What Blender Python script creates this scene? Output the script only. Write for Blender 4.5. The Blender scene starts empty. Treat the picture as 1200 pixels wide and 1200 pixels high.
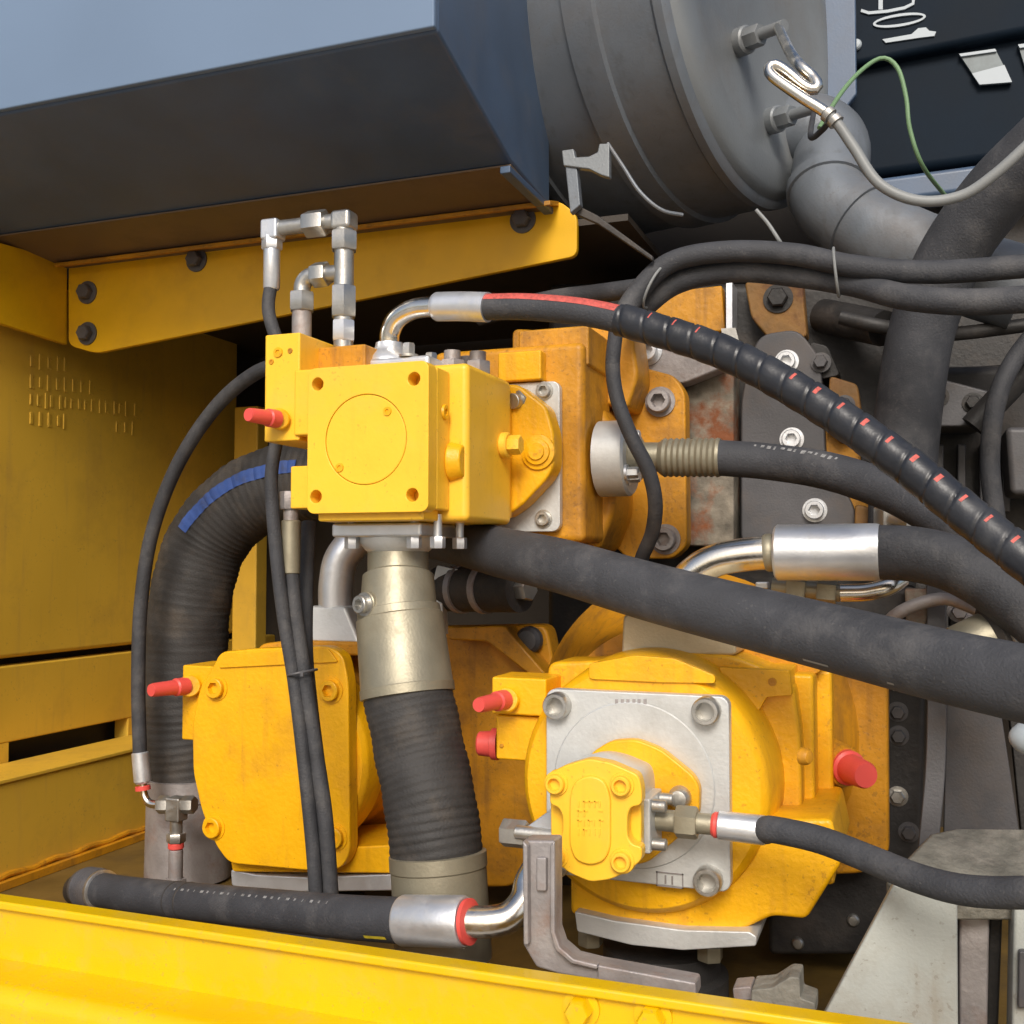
import bpy, bmesh, math, random
from mathutils import Vector, Matrix, Quaternion
random.seed(11)
S = bpy.context.scene
COL = S.collection
rad = math.radians
# ---------------------------------------------------------------- camera
TH = rad(20.5); FPX = 1250.0; PITCH = math.atan(56 / FPX); CZ = 1.5
cam_d = bpy.data.cameras.new('camera'); cam = bpy.data.objects.new('camera', cam_d); COL.objects.link(cam)
cam.location = (0, 0, CZ); cam.rotation_euler = (math.pi / 2 + PITCH, 0, TH)
cam_d.sensor_width = 36; cam_d.lens = 36 * FPX / 1200; cam_d.clip_start = .02; cam_d.clip_end = 500
S.camera = cam
# ---------------------------------------------------------------- sky, sun, exposure
SUN_EL, SUN_AZ = rad(36), rad(166)            # azimuth clockwise from +Y: behind the camera
W = bpy.data.worlds.new('World'); S.world = W; W.use_nodes = True
wn = W.node_tree.nodes; wl = W.node_tree.links
sky = wn.new('ShaderNodeTexSky'); sky.sky_type = 'NISHITA'; sky.sun_disc = False
sky.sun_elevation = SUN_EL; sky.sun_rotation = SUN_AZ; sky.air_density = 1.0; sky.dust_density = 4.0; sky.ozone_density = 1.0
wl.new(sky.outputs[0], wn['Background'].inputs[0]); wn['Background'].inputs[1].default_value = .095
sd = bpy.data.lights.new('sun', 'SUN'); sd.energy = 2.2; sd.angle = rad(24); sd.color = (1, .96, .9)
so = bpy.data.objects.new('sun', sd); COL.objects.link(so); so.location = (0, -3, 6)
sv = Vector((math.sin(SUN_AZ) * math.cos(SUN_EL), math.cos(SUN_AZ) * math.cos(SUN_EL), math.sin(SUN_EL)))
so.rotation_euler = sv.to_track_quat('Z', 'Y').to_euler()
S.view_settings.view_transform = 'Standard'; S.view_settings.look = 'None'
S.view_settings.exposure = .3; S.view_settings.gamma = 1
# ---------------------------------------------------------------- measuring helpers (machine frame: X along the rail, Y into the bay, Z up)
FW = Vector((-math.sin(TH) * math.cos(PITCH), math.cos(TH) * math.cos(PITCH), math.sin(PITCH)))
RT = Vector((math.cos(TH), math.sin(TH), 0)); UP = RT.cross(FW); C0 = Vector((0, 0, CZ))
def P(px, py, Y=None, X=None, Z=None):
    d = FW * FPX + RT * (px - 600) + UP * (600 - py)
    t = Y / d.y if Y is not None else (X / d.x if X is not None else (Z - CZ) / d.z)
    return C0 + d * t
def MPP(px, py, Y):                      # metres per pixel there
    return (P(px, py, Y) - C0).dot(FW) / FPX
# ---------------------------------------------------------------- materials
def nmat(name):
    m = bpy.data.materials.new(name); m.use_nodes = True
    return m, m.node_tree.nodes, m.node_tree.links, m.node_tree.nodes['Principled BSDF']
def surf(name, base, rough=.45, metal=0., var=.12, vscale=14., dirt=None, dirt_amt=.0, dscale=9., bump=.02, bscale=260., coat=0., spec=.5, dirt_rough=.75, dpos=(.5, .74), bdist=.0012, specks=None, speck_t=.66, streak=None, streak_amt=.35):
    m, n, l, b = nmat(name)
    tc = n.new('ShaderNodeTexCoord')
    geo = n.new('ShaderNodeNewGeometry')
    n1 = n.new('ShaderNodeTexNoise'); n1.inputs['Scale'].default_value = vscale; n1.inputs['Detail'].default_value = 6; l.new(geo.outputs['Position'], n1.inputs['Vector'])
    cr = n.new('ShaderNodeValToRGB'); l.new(n1.outputs[0], cr.inputs[0])
    cr.color_ramp.elements[0].position = .3; cr.color_ramp.elements[1].position = .72
    cr.color_ramp.elements[0].color = (*[c * (1 - var) for c in base], 1)
    cr.color_ramp.elements[1].color = (*[min(1, c * (1 + var)) for c in base], 1)
    out = cr.outputs[0]
    rbase = n.new('ShaderNodeMapRange'); l.new(n1.outputs[0], rbase.inputs[0])
    rbase.inputs[3].default_value = max(.03, rough - .09); rbase.inputs[4].default_value = min(1, rough + .09)
    rout = rbase.outputs[0]
    if dirt is not None:
        n2 = n.new('ShaderNodeTexNoise'); n2.inputs['Scale'].default_value = dscale; n2.inputs['Detail'].default_value = 9; n2.inputs['Roughness'].default_value = .68
        l.new(geo.outputs['Position'], n2.inputs['Vector'])
        r2 = n.new('ShaderNodeValToRGB'); l.new(n2.outputs[0], r2.inputs[0])
        r2.color_ramp.elements[0].position = dpos[0]; r2.color_ramp.elements[1].position = dpos[1]
        r2.color_ramp.elements[0].color = (0, 0, 0, 1); r2.color_ramp.elements[1].color = (dirt_amt,) * 3 + (1,)
        mx = n.new('ShaderNodeMixRGB'); l.new(r2.outputs[0], mx.inputs[0]); l.new(out, mx.inputs[1]); mx.inputs[2].default_value = (*dirt, 1)
        out = mx.outputs[0]
        mr = n.new('ShaderNodeMixRGB'); l.new(r2.outputs[0], mr.inputs[0]); l.new(rout, mr.inputs[1]); mr.inputs[2].default_value = (dirt_rough,) * 3 + (1,)
        rout = mr.outputs[0]
        if metal > 0:
            mm = n.new('ShaderNodeMath'); mm.operation = 'MULTIPLY_ADD'; l.new(r2.outputs[0], mm.inputs[0]); mm.inputs[1].default_value = -metal; mm.inputs[2].default_value = metal
            l.new(mm.outputs[0], b.inputs['Metallic'])
    if streak is not None:
        mp = n.new('ShaderNodeMapping'); mp.inputs['Scale'].default_value = (48, 48, 5); l.new(geo.outputs['Position'], mp.inputs['Vector'])
        n3 = n.new('ShaderNodeTexNoise'); n3.inputs['Scale'].default_value = 1; n3.inputs['Detail'].default_value = 5; l.new(mp.outputs[0], n3.inputs['Vector'])
        r3 = n.new('ShaderNodeValToRGB'); l.new(n3.outputs[0], r3.inputs[0]); r3.color_ramp.elements[0].position = .56; r3.color_ramp.elements[1].position = .74
        r3.color_ramp.elements[0].color = (0, 0, 0, 1); r3.color_ramp.elements[1].color = (streak_amt,) * 3 + (1,)
        m3 = n.new('ShaderNodeMixRGB'); l.new(r3.outputs[0], m3.inputs[0]); l.new(out, m3.inputs[1]); m3.inputs[2].default_value = (*streak, 1); out = m3.outputs[0]
    if specks is not None:
        n4 = n.new('ShaderNodeTexNoise'); n4.inputs['Scale'].default_value = 170; n4.inputs['Detail'].default_value = 3; l.new(geo.outputs['Position'], n4.inputs['Vector'])
        n5 = n.new('ShaderNodeTexNoise'); n5.inputs['Scale'].default_value = 16; n5.inputs['Detail'].default_value = 2; l.new(geo.outputs['Position'], n5.inputs['Vector'])
        ad = n.new('ShaderNodeMath'); ad.operation = 'MULTIPLY_ADD'; l.new(n5.outputs[0], ad.inputs[0]); ad.inputs[1].default_value = .35; l.new(n4.outputs[0], ad.inputs[2])
        r4 = n.new('ShaderNodeValToRGB'); l.new(ad.outputs[0], r4.inputs[0]); r4.color_ramp.elements[0].position = speck_t + .19; r4.color_ramp.elements[1].position = speck_t + .225; r4.color_ramp.elements[0].color = (0, 0, 0, 1); r4.color_ramp.elements[1].color = (.32, .32, .32, 1)
        m4 = n.new('ShaderNodeMixRGB'); l.new(r4.outputs[0], m4.inputs[0]); l.new(out, m4.inputs[1]); m4.inputs[2].default_value = (*specks, 1); out = m4.outputs[0]
    l.new(out, b.inputs['Base Color']); l.new(rout, b.inputs['Roughness'])
    if not b.inputs['Metallic'].is_linked: b.inputs['Metallic'].default_value = metal
    b.inputs['Coat Weight'].default_value = coat; b.inputs['Specular IOR Level'].default_value = spec
    if bump:
        nb = n.new('ShaderNodeTexNoise'); nb.inputs['Scale'].default_value = bscale; nb.inputs['Detail'].default_value = 4; l.new(geo.outputs['Position'], nb.inputs['Vector'])
        bp = n.new('ShaderNodeBump'); bp.inputs['Strength'].default_value = min(1, bump * 8); bp.inputs['Distance'].default_value = bdist
        l.new(nb.outputs[0], bp.inputs['Height']); l.new(bp.outputs[0], b.inputs['Normal'])
    return m
GR = (.10, .065, .03)
Y_BLK = surf('yellow_enamel', (.90, .52, .03), .40, var=.05, dirt=(.60, .34, .08), dirt_amt=.4, dscale=7, bump=.03, bscale=120, specks=(.34, .17, .03), speck_t=.665, streak=(.55, .27, .03), streak_amt=.2)
Y_PMP = surf('orange_yellow_cast_paint', (.82, .415, .003), .42, var=.09, dirt=(.42, .17, .015), dirt_amt=.55, dscale=8, bump=.09, bscale=130, specks=(.22, .09, .02), speck_t=.66, streak=(.40, .16, .02), streak_amt=.35)
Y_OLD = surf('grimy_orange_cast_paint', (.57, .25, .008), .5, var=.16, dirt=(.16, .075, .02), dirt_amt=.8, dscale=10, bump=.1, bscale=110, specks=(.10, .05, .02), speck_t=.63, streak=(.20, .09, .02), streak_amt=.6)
Y_RAIL = surf('glossy_yellow_frame_paint', (.74, .47, .0), .33, var=.05, vscale=8, dirt=(.56, .38, .09), dirt_amt=.4, dscale=22, bump=.012, coat=.25, specks=(.40, .26, .08), speck_t=.655)
Y_WALL = surf('dull_ochre_panel_paint', (.70, .42, .04), .52, var=.08, vscale=4, dirt=(.34, .19, .04), dirt_amt=.5, dscale=3.5, bump=.02, specks=(.30, .18, .05), speck_t=.66, streak=(.50, .28, .06), streak_amt=.35)
Y_BRK = surf('yellow_bracket_paint', (.72, .40, .004), .4, var=.06, dirt=(.40, .19, .02), dirt_amt=.4, dscale=6, bump=.02)
RED = surf('red_plastic', (.72, .085, .07), .42, var=.08, bump=0)
RUB = surf('black_hose_rubber', (.038, .039, .044), .7, var=.25, vscale=30, dirt=(.15, .14, .13), dirt_amt=.45, dscale=16, bump=.1, bscale=330, specks=(.12, .115, .11), speck_t=.68)
RUB2 = surf('dusty_hose_rubber', (.044, .046, .053), .72, var=.2, vscale=24, dirt=(.17, .16, .15), dirt_amt=.4, dscale=12, bump=.1, bscale=330, specks=(.13, .125, .12), speck_t=.67)
RUBW = surf('hose_spiral_wrap_plastic', (.022, .024, .03), .36, var=.2, vscale=30, dirt=(.10, .10, .10), dirt_amt=.3, dscale=18, bump=.03)
RUBB = surf('black_rubber_ribbed', (.03, .028, .027), .68, var=.25, vscale=24, dirt=(.14, .11, .08), dirt_amt=.5, dscale=9, bump=.08, bscale=300)
ZN = surf('bright_zinc_plate', (.72, .74, .77), .36, .75, var=.08, vscale=30, dirt=(.34, .32, .28), dirt_amt=.5, dscale=18, bump=.02, dirt_rough=.5)
MUFC = surf('muffler_steel_lit_cap', (.215, .232, .245), .45, .25, var=.12, vscale=6, dirt=(.17, .15, .13), dirt_amt=.6, dscale=4, bump=.04, specks=(.14, .13, .12), speck_t=.68)  # lighter copy of the muffler steel, so the cap's lit look is in its colour
BRZP = surf('pale_brass_block', (.58, .50, .34), .5, .35, var=.12, vscale=14, dirt=(.28, .21, .12), dirt_amt=.5, dscale=14, bump=.05)
ZNP = surf('cast_aluminium_plate', (.60, .61, .60), .5, .5, var=.10, vscale=16, dirt=(.30, .29, .26), dirt_amt=.55, dscale=11, bump=.04, bscale=200, dirt_rough=.6)
CHR = surf('nickel_plated_tube', (.86, .82, .74), .22, 1., var=.04, dirt=(.42, .36, .26), dirt_amt=.35, dscale=20, bump=.01, dirt_rough=.4)
BRZ = surf('yellow_zinc_steel', (.33, .30, .22), .46, .6, var=.15, vscale=20, dirt=(.16, .13, .08), dirt_amt=.6, dscale=12, bump=.03, dirt_rough=.6)
STL = surf('grey_fitting_steel', (.50, .49, .46), .36, .9, var=.12, vscale=26, dirt=(.22, .19, .15), dirt_amt=.55, dscale=18, bump=.03)
BAR = surf('weathered_bar_steel', (.34, .315, .31), .52, .45, var=.2, vscale=26, dirt=(.20, .10, .055), dirt_amt=.7, dscale=22, bump=.08, bscale=160)
LEG = surf('pale_primer_steel', (.44, .46, .43), .5, .1, var=.12, vscale=9, dirt=(.26, .21, .15), dirt_amt=.65, dscale=8, bump=.04, specks=(.16, .12, .08), speck_t=.645, streak=(.28, .25, .19), streak_amt=.5)
WELD = surf('rough_dusty_steel', (.19, .18, .15), .75, .1, var=.35, vscale=26, dirt=(.36, .33, .28), dirt_amt=.9, dscale=15, bump=.16, bscale=70, bdist=.004)
DRK = surf('dark_oily_cast_iron', (.026, .024, .023), .55, .1, var=.35, vscale=14, dirt=(.10, .08, .065), dirt_amt=.7, dscale=9, bump=.08, bscale=140)
DGP = surf('dark_grey_gearbox_paint', (.085, .083, .088), .5, .1, var=.2, vscale=14, dirt=(.15, .11, .08), dirt_amt=.5, dscale=8, bump=.04)
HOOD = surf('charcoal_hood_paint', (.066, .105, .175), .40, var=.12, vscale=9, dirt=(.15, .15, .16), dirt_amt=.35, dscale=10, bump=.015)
HOODP = surf('sky_reflection_hood_paint', (.14, .205, .31), .62, var=.05, vscale=3, bump=.008)  # sky reflection on the glossy hood front, painted in as pale blue grey
MUF = surf('grey_muffler_steel', (.165, .185, .21), .45, .25, var=.15, vscale=7, dirt=(.12, .10, .085), dirt_amt=.6, dscale=5, bump=.04, specks=(.10, .095, .09), speck_t=.665, streak=(.11, .115, .12), streak_amt=.5)
BLKP = surf('black_cover_paint', (.006, .012, .021), .55, var=.2, vscale=8, bump=.01, spec=.08)
RUST = surf('rusty_scaled_steel', (.23, .20, .155), .75, .15, var=.5, vscale=30, dirt=(.22, .07, .022), dirt_amt=1., dscale=11, bump=.18, bscale=90, dpos=(.47, .60), bdist=.002)
RLUG = surf('brown_rusted_yellow_paint', (.26, .13, .03), .65, var=.35, vscale=24, dirt=(.12, .05, .02), dirt_amt=1., dscale=12, bump=.12, bscale=100, dpos=(.45, .62))
WHT = surf('white_print', (.40, .45, .49), .5, var=.05, bump=0)
LAYR = surf('red_hose_print', (.55, .10, .08), .55, var=.22, vscale=160, dirt=(.06, .04, .04), dirt_amt=.7, dscale=220, bump=0)
WPR = surf('worn_white_hose_print', (.24, .24, .24), .6, var=.5, vscale=160, bump=0)
YPR = surf('yellow_hose_print', (.62, .50, .03), .6, var=.2, vscale=90, bump=0)
BLU = surf('blue_hose_stripe', (.035, .085, .30), .7, var=.25, vscale=30, dirt=(.05, .05, .06), dirt_amt=.8, dscale=26, bump=.04)
LBL = surf('worn_grey_label', (.16, .19, .20), .5, var=.3, vscale=30, bump=0)
HOODB = surf('yellow_bounce_underside', (.15, .10, .06), .5, var=.15, vscale=6, dirt=(.08, .06, .045), dirt_amt=.5, dscale=5, bump=.02)  # brown holds the yellow light bounced up under the hood
CABG = surf('grey_cable_sheath', (.23, .24, .24), .5, var=.1, bump=.01)
GRN = surf('green_wire', (.15, .26, .13), .5, var=.1, bump=0)
GND = surf('pale_gravel_ground', (.36, .345, .32), .9, var=.2, vscale=3, bump=.2, bscale=40)
FLR = surf('oily_bay_floor', (.16, .095, .02), .6, var=.3, vscale=8, dirt=(.05, .035, .02), dirt_amt=.8, dscale=5, bump=.06, bscale=90)
BACK = surf('shaded_bulkhead_paint', (.035, .027, .02), .6, var=.2, vscale=5, bump=.03)  # shade painted in: unlit yellow bulkhead coloured dark brown
PIT = surf('black_hole', (.02, .015, .01), .8, var=.1, bump=0)
# ---------------------------------------------------------------- mesh builder
WL = {}
class MB:
    def __init__(s): s.v = []; s.f = []
    def add(s, vs, fs):
        o = len(s.v); s.v += [Vector(q) for q in vs]; s.f += [[i + o for i in f] for f in fs]; return s
    def box(s, x0, x1, y0, y1, z0, z1):
        vs = [(x, y, z) for x in (x0, x1) for y in (y0, y1) for z in (z0, z1)]
        return s.add(vs, [(0, 1, 3, 2), (4, 6, 7, 5), (0, 4, 5, 1), (2, 3, 7, 6), (0, 2, 6, 4), (1, 5, 7, 3)])
    def prism(s, pts, vec, taper=1.):
        pts = [Vector(p) for p in pts]; vec = Vector(vec); n = len(pts); c = sum(pts, Vector()) / n
        vs = pts + [c + (p - c) * taper + vec for p in pts]
        return s.add(vs, [list(range(n))[::-1], list(range(n, 2 * n))] + [[i, (i + 1) % n, n + (i + 1) % n, n + i] for i in range(n)])
    def px(s, poly, Y0, Y1, taper=1.):          # outline read off at depth Y0, with true thickness to Y1
        return s.prism([P(a, b, Y0) for a, b in poly], (0, Y1 - Y0, 0), taper)
    def loft(s, A, B):
        n = len(A); return s.add(list(A) + list(B), [list(range(n))[::-1], list(range(n, 2 * n))] + [[i, (i + 1) % n, n + (i + 1) % n, n + i] for i in range(n)])
    def lathe(s, o, ax, prof, n=40, shape=None):
        o = Vector(o); ax = Vector(ax).normalized(); q = Vector((0, 0, 1)).rotation_difference(ax)
        u = q @ Vector((1, 0, 0)); w = q @ Vector((0, 1, 0)); rings = []; vs = []
        for k, (t, r) in enumerate(prof):
            if r <= 1e-7: rings.append([len(vs)]); vs.append(o + ax * t); continue
            ring = []
            for i in range(n):
                a = 2 * math.pi * i / n; rr = r * (shape(a, k) if shape else 1)
                ring.append(len(vs)); vs.append(o + ax * t + (u * math.cos(a) + w * math.sin(a)) * rr)
            rings.append(ring)
        fs = []
        for A, B in zip(rings, rings[1:]):
            if len(A) == 1 and len(B) == 1: continue
            for i in range(n):
                j = (i + 1) % n
                if len(A) == 1: fs.append((A[0], B[i], B[j]))
                elif len(B) == 1: fs.append((A[i], B[0], A[j]))
                else: fs.append((A[i], B[i], B[j], A[j]))
        if len(rings[0]) > 1: fs.append(rings[0])
        if len(rings[-1]) > 1: fs.append(rings[-1][::-1])
        return s.add(vs, fs)
    def cyl(s, a, b, r, n=28, r2=None, ch=0.):
        a = Vector(a); b = Vector(b); L = (b - a).length; r2 = r if r2 is None else r2
        pr = [(0, r - ch), (ch, r), (L - ch, r2), (L, r2 - ch)] if ch else [(0, r), (L, r2)]
        return s.lathe(a, b - a, pr, n)
    def hexa(s, a, b, r, ch=.12):
        a = Vector(a); b = Vector(b); L = (b - a).length; c = min(L * .3, r * ch)
        return s.lathe(a, b - a, [(0, r * .93), (c, r), (L - c, r), (L, r * .93)], 6)
    def tube(s, pts, r, n=20, rf=None, arc=None, cap=True, upv=(0, 0, 1), off=0.):
        # r may be a number; rf(s, a) returns the radius at arc length s, angle a; arc=(a0,a1) sweeps only a strip; angle 0 = upv side
        T = []; m = len(pts)
        for i in range(m): T.append((pts[min(i + 1, m - 1)] - pts[max(i - 1, 0)]).normalized())
        u = Vector(upv); u = (u - T[0] * u.dot(T[0])).normalized(); L = 0; vs = []; fs = []
        na = n if arc is None else max(2, int(n * (arc[1] - arc[0]) / (2 * math.pi)) + 1)
        for i in range(m):
            if i:
                L += (pts[i] - pts[i - 1]).length
                u = T[i - 1].rotation_difference(T[i]) @ u; u = (u - T[i] * u.dot(T[i])).normalized()
            w = T[i].cross(u)
            for k in range(na):
                a = 2 * math.pi * k / n if arc is None else arc[0] + (arc[1] - arc[0]) * k / (na - 1)
                rr = (rf(L, a) if rf else r) + off
                vs.append(pts[i] + (u * math.cos(a) + w * math.sin(a)) * rr)
        for i in range(m - 1):
            for k in range(na if arc is None else na - 1):
                j = (k + 1) % na
                fs.append((i * na + k, i * na + j, (i + 1) * na + j, (i + 1) * na + k))
        if cap and arc is None: fs += [list(range(na))[::-1], [(m - 1) * na + k for k in range(na)]]
        return s.add(vs, fs)
    def holed(s, outer, holes, vec):            # flat plate with through holes
        bm = bmesh.new(); loops = []
        for lp in [outer] + holes:
            vv = [bm.verts.new(p) for p in lp]; loops.append(vv)
            for i in range(len(vv)): bm.edges.new((vv[i], vv[(i + 1) % len(vv)]))
        bmesh.ops.triangle_fill(bm, use_beauty=True, use_dissolve=False, edges=bm.edges[:])
        bm.verts.index_update(); vs = [v.co.copy() for v in bm.verts]; fs = [[v.index for v in f.verts] for f in bm.faces]
        lid = [[v.index for v in lp] for lp in loops]; bm.free(); n = len(vs); vec = Vector(vec)
        allf = fs + [[i + n for i in f] for f in fs]
        for lp in lid:
            for i in range(len(lp)): j = (i + 1) % len(lp); allf.append([lp[i], lp[j], lp[j] + n, lp[i] + n])
        return s.add(vs + [v + vec for v in vs], allf)
    def mesh(s, name, mat, smooth=35, c=Vector()):
        me = bpy.data.meshes.new(name); me.from_pydata([v - c for v in s.v], [], s.f)
        bm = bmesh.new(); bm.from_mesh(me); bmesh.ops.recalc_face_normals(bm, faces=bm.faces[:]); bm.to_mesh(me); bm.free()
        me.materials.append(mat)
        for p in me.polygons: p.use_smooth = True
        me.set_sharp_from_angle(angle=rad(smooth)); return me
    def build(s, name, mat, parent=None, bevel=0., seg=2, smooth=35, kind=None):
        lo = Vector([min(v[i] for v in s.v) for i in range(3)]); hi = Vector([max(v[i] for v in s.v) for i in range(3)]); c = (lo + hi) / 2
        if parent is None: c.z = lo.z
        o = bpy.data.objects.new(name, s.mesh(name, mat, smooth, c)); link(o, c, parent)
        if bevel:
            b = o.modifiers.new('bevel', 'BEVEL'); b.width = bevel; b.segments = seg; b.limit_method = 'ANGLE'; b.angle_limit = rad(38); b.harden_normals = True; b.use_clamp_overlap = True
        if kind: o['kind'] = kind
        return o
def link(o, wloc, parent=None, rot=None):
    COL.objects.link(o); WL[o.name] = Vector(wloc)
    if parent is not None: o.parent = parent; o.location = Vector(wloc) - WL[parent.name]
    else: o.location = wloc
    if rot is not None: o.rotation_mode = 'QUATERNION'; o.rotation_quaternion = rot
def root(name, loc, label, cat, group=None):
    o = bpy.data.objects.new(name, None); o.empty_display_size = .02; link(o, loc); tag(o, label, cat, group); return o
def tag(o, label, cat, group=None):
    o['label'] = label; o['category'] = cat
    if group: o['group'] = group
    return o
def struct(o): o['kind'] = 'structure'; return o
_bm = {}
def bolt(kind, pos, ax, r, h, mat, parent, name=None):
    """shared-mesh fasteners; pos = seat centre, ax = outward"""
    key = (kind, round(r, 4), round(h, 4), mat.name)
    if key not in _bm:
        m = MB()
        if kind == 'socket':
            hx = lambda a, k: 1 if k < 5 else .9 / math.cos((a % (math.pi / 3)) - math.pi / 6)
            m.lathe((0, 0, 0), (0, 0, 1), [(0, r * 1.3), (h * .16, r * 1.3), (h * .16, r * .98), (h * .9, r), (h, r * .92), (h, r * .62), (h * .2, r * .56), (h * .2, 0)], 24, hx)
        elif kind == 'cap':
            hx = lambda a, k: 1 if k < 4 else .9 / math.cos((a % (math.pi / 3)) - math.pi / 6)
            m.lathe((0, 0, 0), (0, 0, 1), [(0, r * 1.02), (h * .85, r), (h, r * .9), (h, r * .68), (h * .12, r * .62), (h * .12, 0)], 24, hx)
        elif kind == 'screw':
            hx = lambda a, k: 1 if k < 2 else .9 / math.cos((a % (math.pi / 3)) - math.pi / 6)
            m.lathe((0, 0, 0), (0, 0, 1), [(0, r), (h, r * .92), (h, r * .5), (0.0001, r * .48), (.0001, 0)], 24, hx)
        elif kind == 'hex':
            m.lathe((0, 0, 0), (0, 0, 1), [(0, r * 1.45), (h * .18, r * 1.45), (h * .2, r * 1.05)], 24)
            m.lathe((0, 0, h * .2), (0, 0, 1), [(0, r), (h * .65, r), (h * .8, r * .86)], 6)
        elif kind == 'dome':
            m.lathe((0, 0, 0), (0, 0, 1), [(0, r), (h * .5, r * .95), (h * .85, r * .7), (h, 0)], 20)
        _bm[key] = m.mesh('bolt', mat, 30)
    o = bpy.data.objects.new(name or 'bolt', _bm[key])
    ax = Vector(ax).normalized(); q = Vector((0, 0, 1)).rotation_difference(ax)
    link(o, pos, parent, q); return o
def spline(cp, step=.006):
    """Catmull-Rom through world points, evenly resampled"""
    pts = [Vector(p) for p in cp]; e = [pts[0] * 2 - pts[1]] + pts + [pts[-1] * 2 - pts[-2]]; raw = []
    for i in range(1, len(e) - 2):
        p0, p1, p2, p3 = e[i - 1:i + 3]
        for k in range(24):
            t = k / 24; raw.append(.5 * ((2 * p1) + (p2 - p0) * t + (2 * p0 - 5 * p1 + 4 * p2 - p3) * t * t + (3 * p1 - p0 - 3 * p2 + p3) * t ** 3))
    raw.append(pts[-1]); out = [raw[0]]; acc = 0
    for a, b in zip(raw, raw[1:]):
        acc += (b - a).length
        if acc >= step: out.append(b); acc = 0
    if (out[-1] - raw[-1]).length > step * .3: out.append(raw[-1])
    else: out[-1] = raw[-1]
    return out
def PX(*l): return [P(*q) for q in l]
def cut(path, s0, s1):
    out = []; L = 0
    for i, p in enumerate(path):
        if i: L += (p - path[i - 1]).length
        if s0 <= L <= s1: out.append(p)
    return out
def rrect(x0, x1, z0, z1, Y, r, n=5):
    out = []
    for cx, cz, a0 in ((x1 - r, z1 - r, 0), (x0 + r, z1 - r, 90), (x0 + r, z0 + r, 180), (x1 - r, z0 + r, 270)):
        for k in range(n + 1):
            a = rad(a0 + 90 * k / n); out.append(Vector((cx + r * math.cos(a), Y, cz + r * math.sin(a))))
    return out
def circ(c, r, n=32, ax='Y'):
    c = Vector(c); out = []
    for k in range(n):
        a = 2 * math.pi * k / n
        out.append(c + (Vector((math.cos(a), 0, math.sin(a))) if ax == 'Y' else Vector((0, math.cos(a), math.sin(a)))) * r)
    return out
def rpoly(pts, r, n=4):
    """round the corners of a px polygon"""
    out = []; m = len(pts)
    for i in range(m):
        p = Vector(pts[i]); a = Vector(pts[i - 1]) - p; b = Vector(pts[(i + 1) % m]) - p
        d = min(r, a.length * .45, b.length * .45); A = p + a.normalized() * d; B = p + b.normalized() * d
        for k in range(n + 1):
            t = k / n; q = A * (1 - t) ** 2 + p * 2 * t * (1 - t) + B * t * t; out.append((q.x, q.y))
    return out
Z = lambda dz: CZ + dz
def red_cap(base, d, r, L, parent):
    d = Vector(d).normalized(); m = MB()
    m.lathe(base, d, [(0, r * 1.12), (L * .30, r * 1.1), (L * .34, r * .92), (L * .93, r * .84), (L, r * .74)], 24)
    return m.build('plug_cap', RED, parent)
# ================================================================ SETTING
g = MB(); g.add([(-40, -40, 0), (40, -40, 0), (40, 40, 0), (-40, 40, 0)], [(0, 1, 2, 3)]); struct(g.build('ground', GND))
struct(MB().box(-1.95, 1.4, 1.075, 2.75, Z(-.66), Z(-.62)).build('floor', FLR))
struct(MB().box(-1.95, 1.4, 2.70, 2.74, Z(-.62), Z(1.3)).build('wall_back', BACK))
XW = -1.75
wall = root('wall_left', (XW, 2.0, Z(-.62)), '', ''); del wall['label']; del wall['category']; struct(wall)
def zat(px, py, X): return P(px, py, X=X).z
zs = zat(80, 768, XW); zslot1 = zat(80, 856, XW)
MB().box(XW - .04, XW, 1.30, 2.50, zs + .008, Z(.62)).build('upper_panel', Y_WALL, wall, .01)
ys0, ys1 = P(10, 880, X=XW).y, P(150, 880, X=XW).y
MB().box(XW - .04, XW, 1.30, 2.70, zslot1, zs - .008).build('lower_panel', Y_WALL, wall, .004)
MB().box(XW - .04, XW, 1.30, ys0, Z(-.62), zslot1).build('slot_post', Y_WALL, wall)
MB().box(XW - .04, XW, ys1, 2.70, Z(-.62), zslot1).build('slot_post', Y_WALL, wall)
MB().box(XW - .12, XW - .06, 1.20, 2.74, Z(-.62), Z(1.3)).build('backing', BACK, wall)
struct(MB().box(-1.95, -.46, 1.816, 2.69, Z(.60), Z(.612)).build('ceiling', BACK))
# raised cast lettering, too worn to read, four rows of strokes
lt = MB(); rnd = random.Random(4)
for row, (ya, n) in enumerate(((423, 5), (447, 8), (468, 16), (490, 13))):
    for k in range(n):
        px = 36 + k * (128 / max(n, 13)) + rnd.uniform(-1.5, 1.5)
        if row == 3 and 5 <= k <= 9: continue
        p = P(px, ya + (px - 36) * .10, X=XW); h = rnd.uniform(.011, .018)
        lt.box(XW - .002, XW + .0018, p.y, p.y + rnd.uniform(.004, .009), p.z - h, p.z + h)
        if rnd.random() < .6: lt.box(XW - .002, XW + .0015, p.y, p.y + .012, p.z - h, p.z - h + .006)
        if rnd.random() < .4: lt.box(XW - .002, XW + .0015, p.y, p.y + .012, p.z + h - .006, p.z + h)
lt.build('raised_lettering', Y_WALL, wall, .001, 1, kind='stuff')
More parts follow.
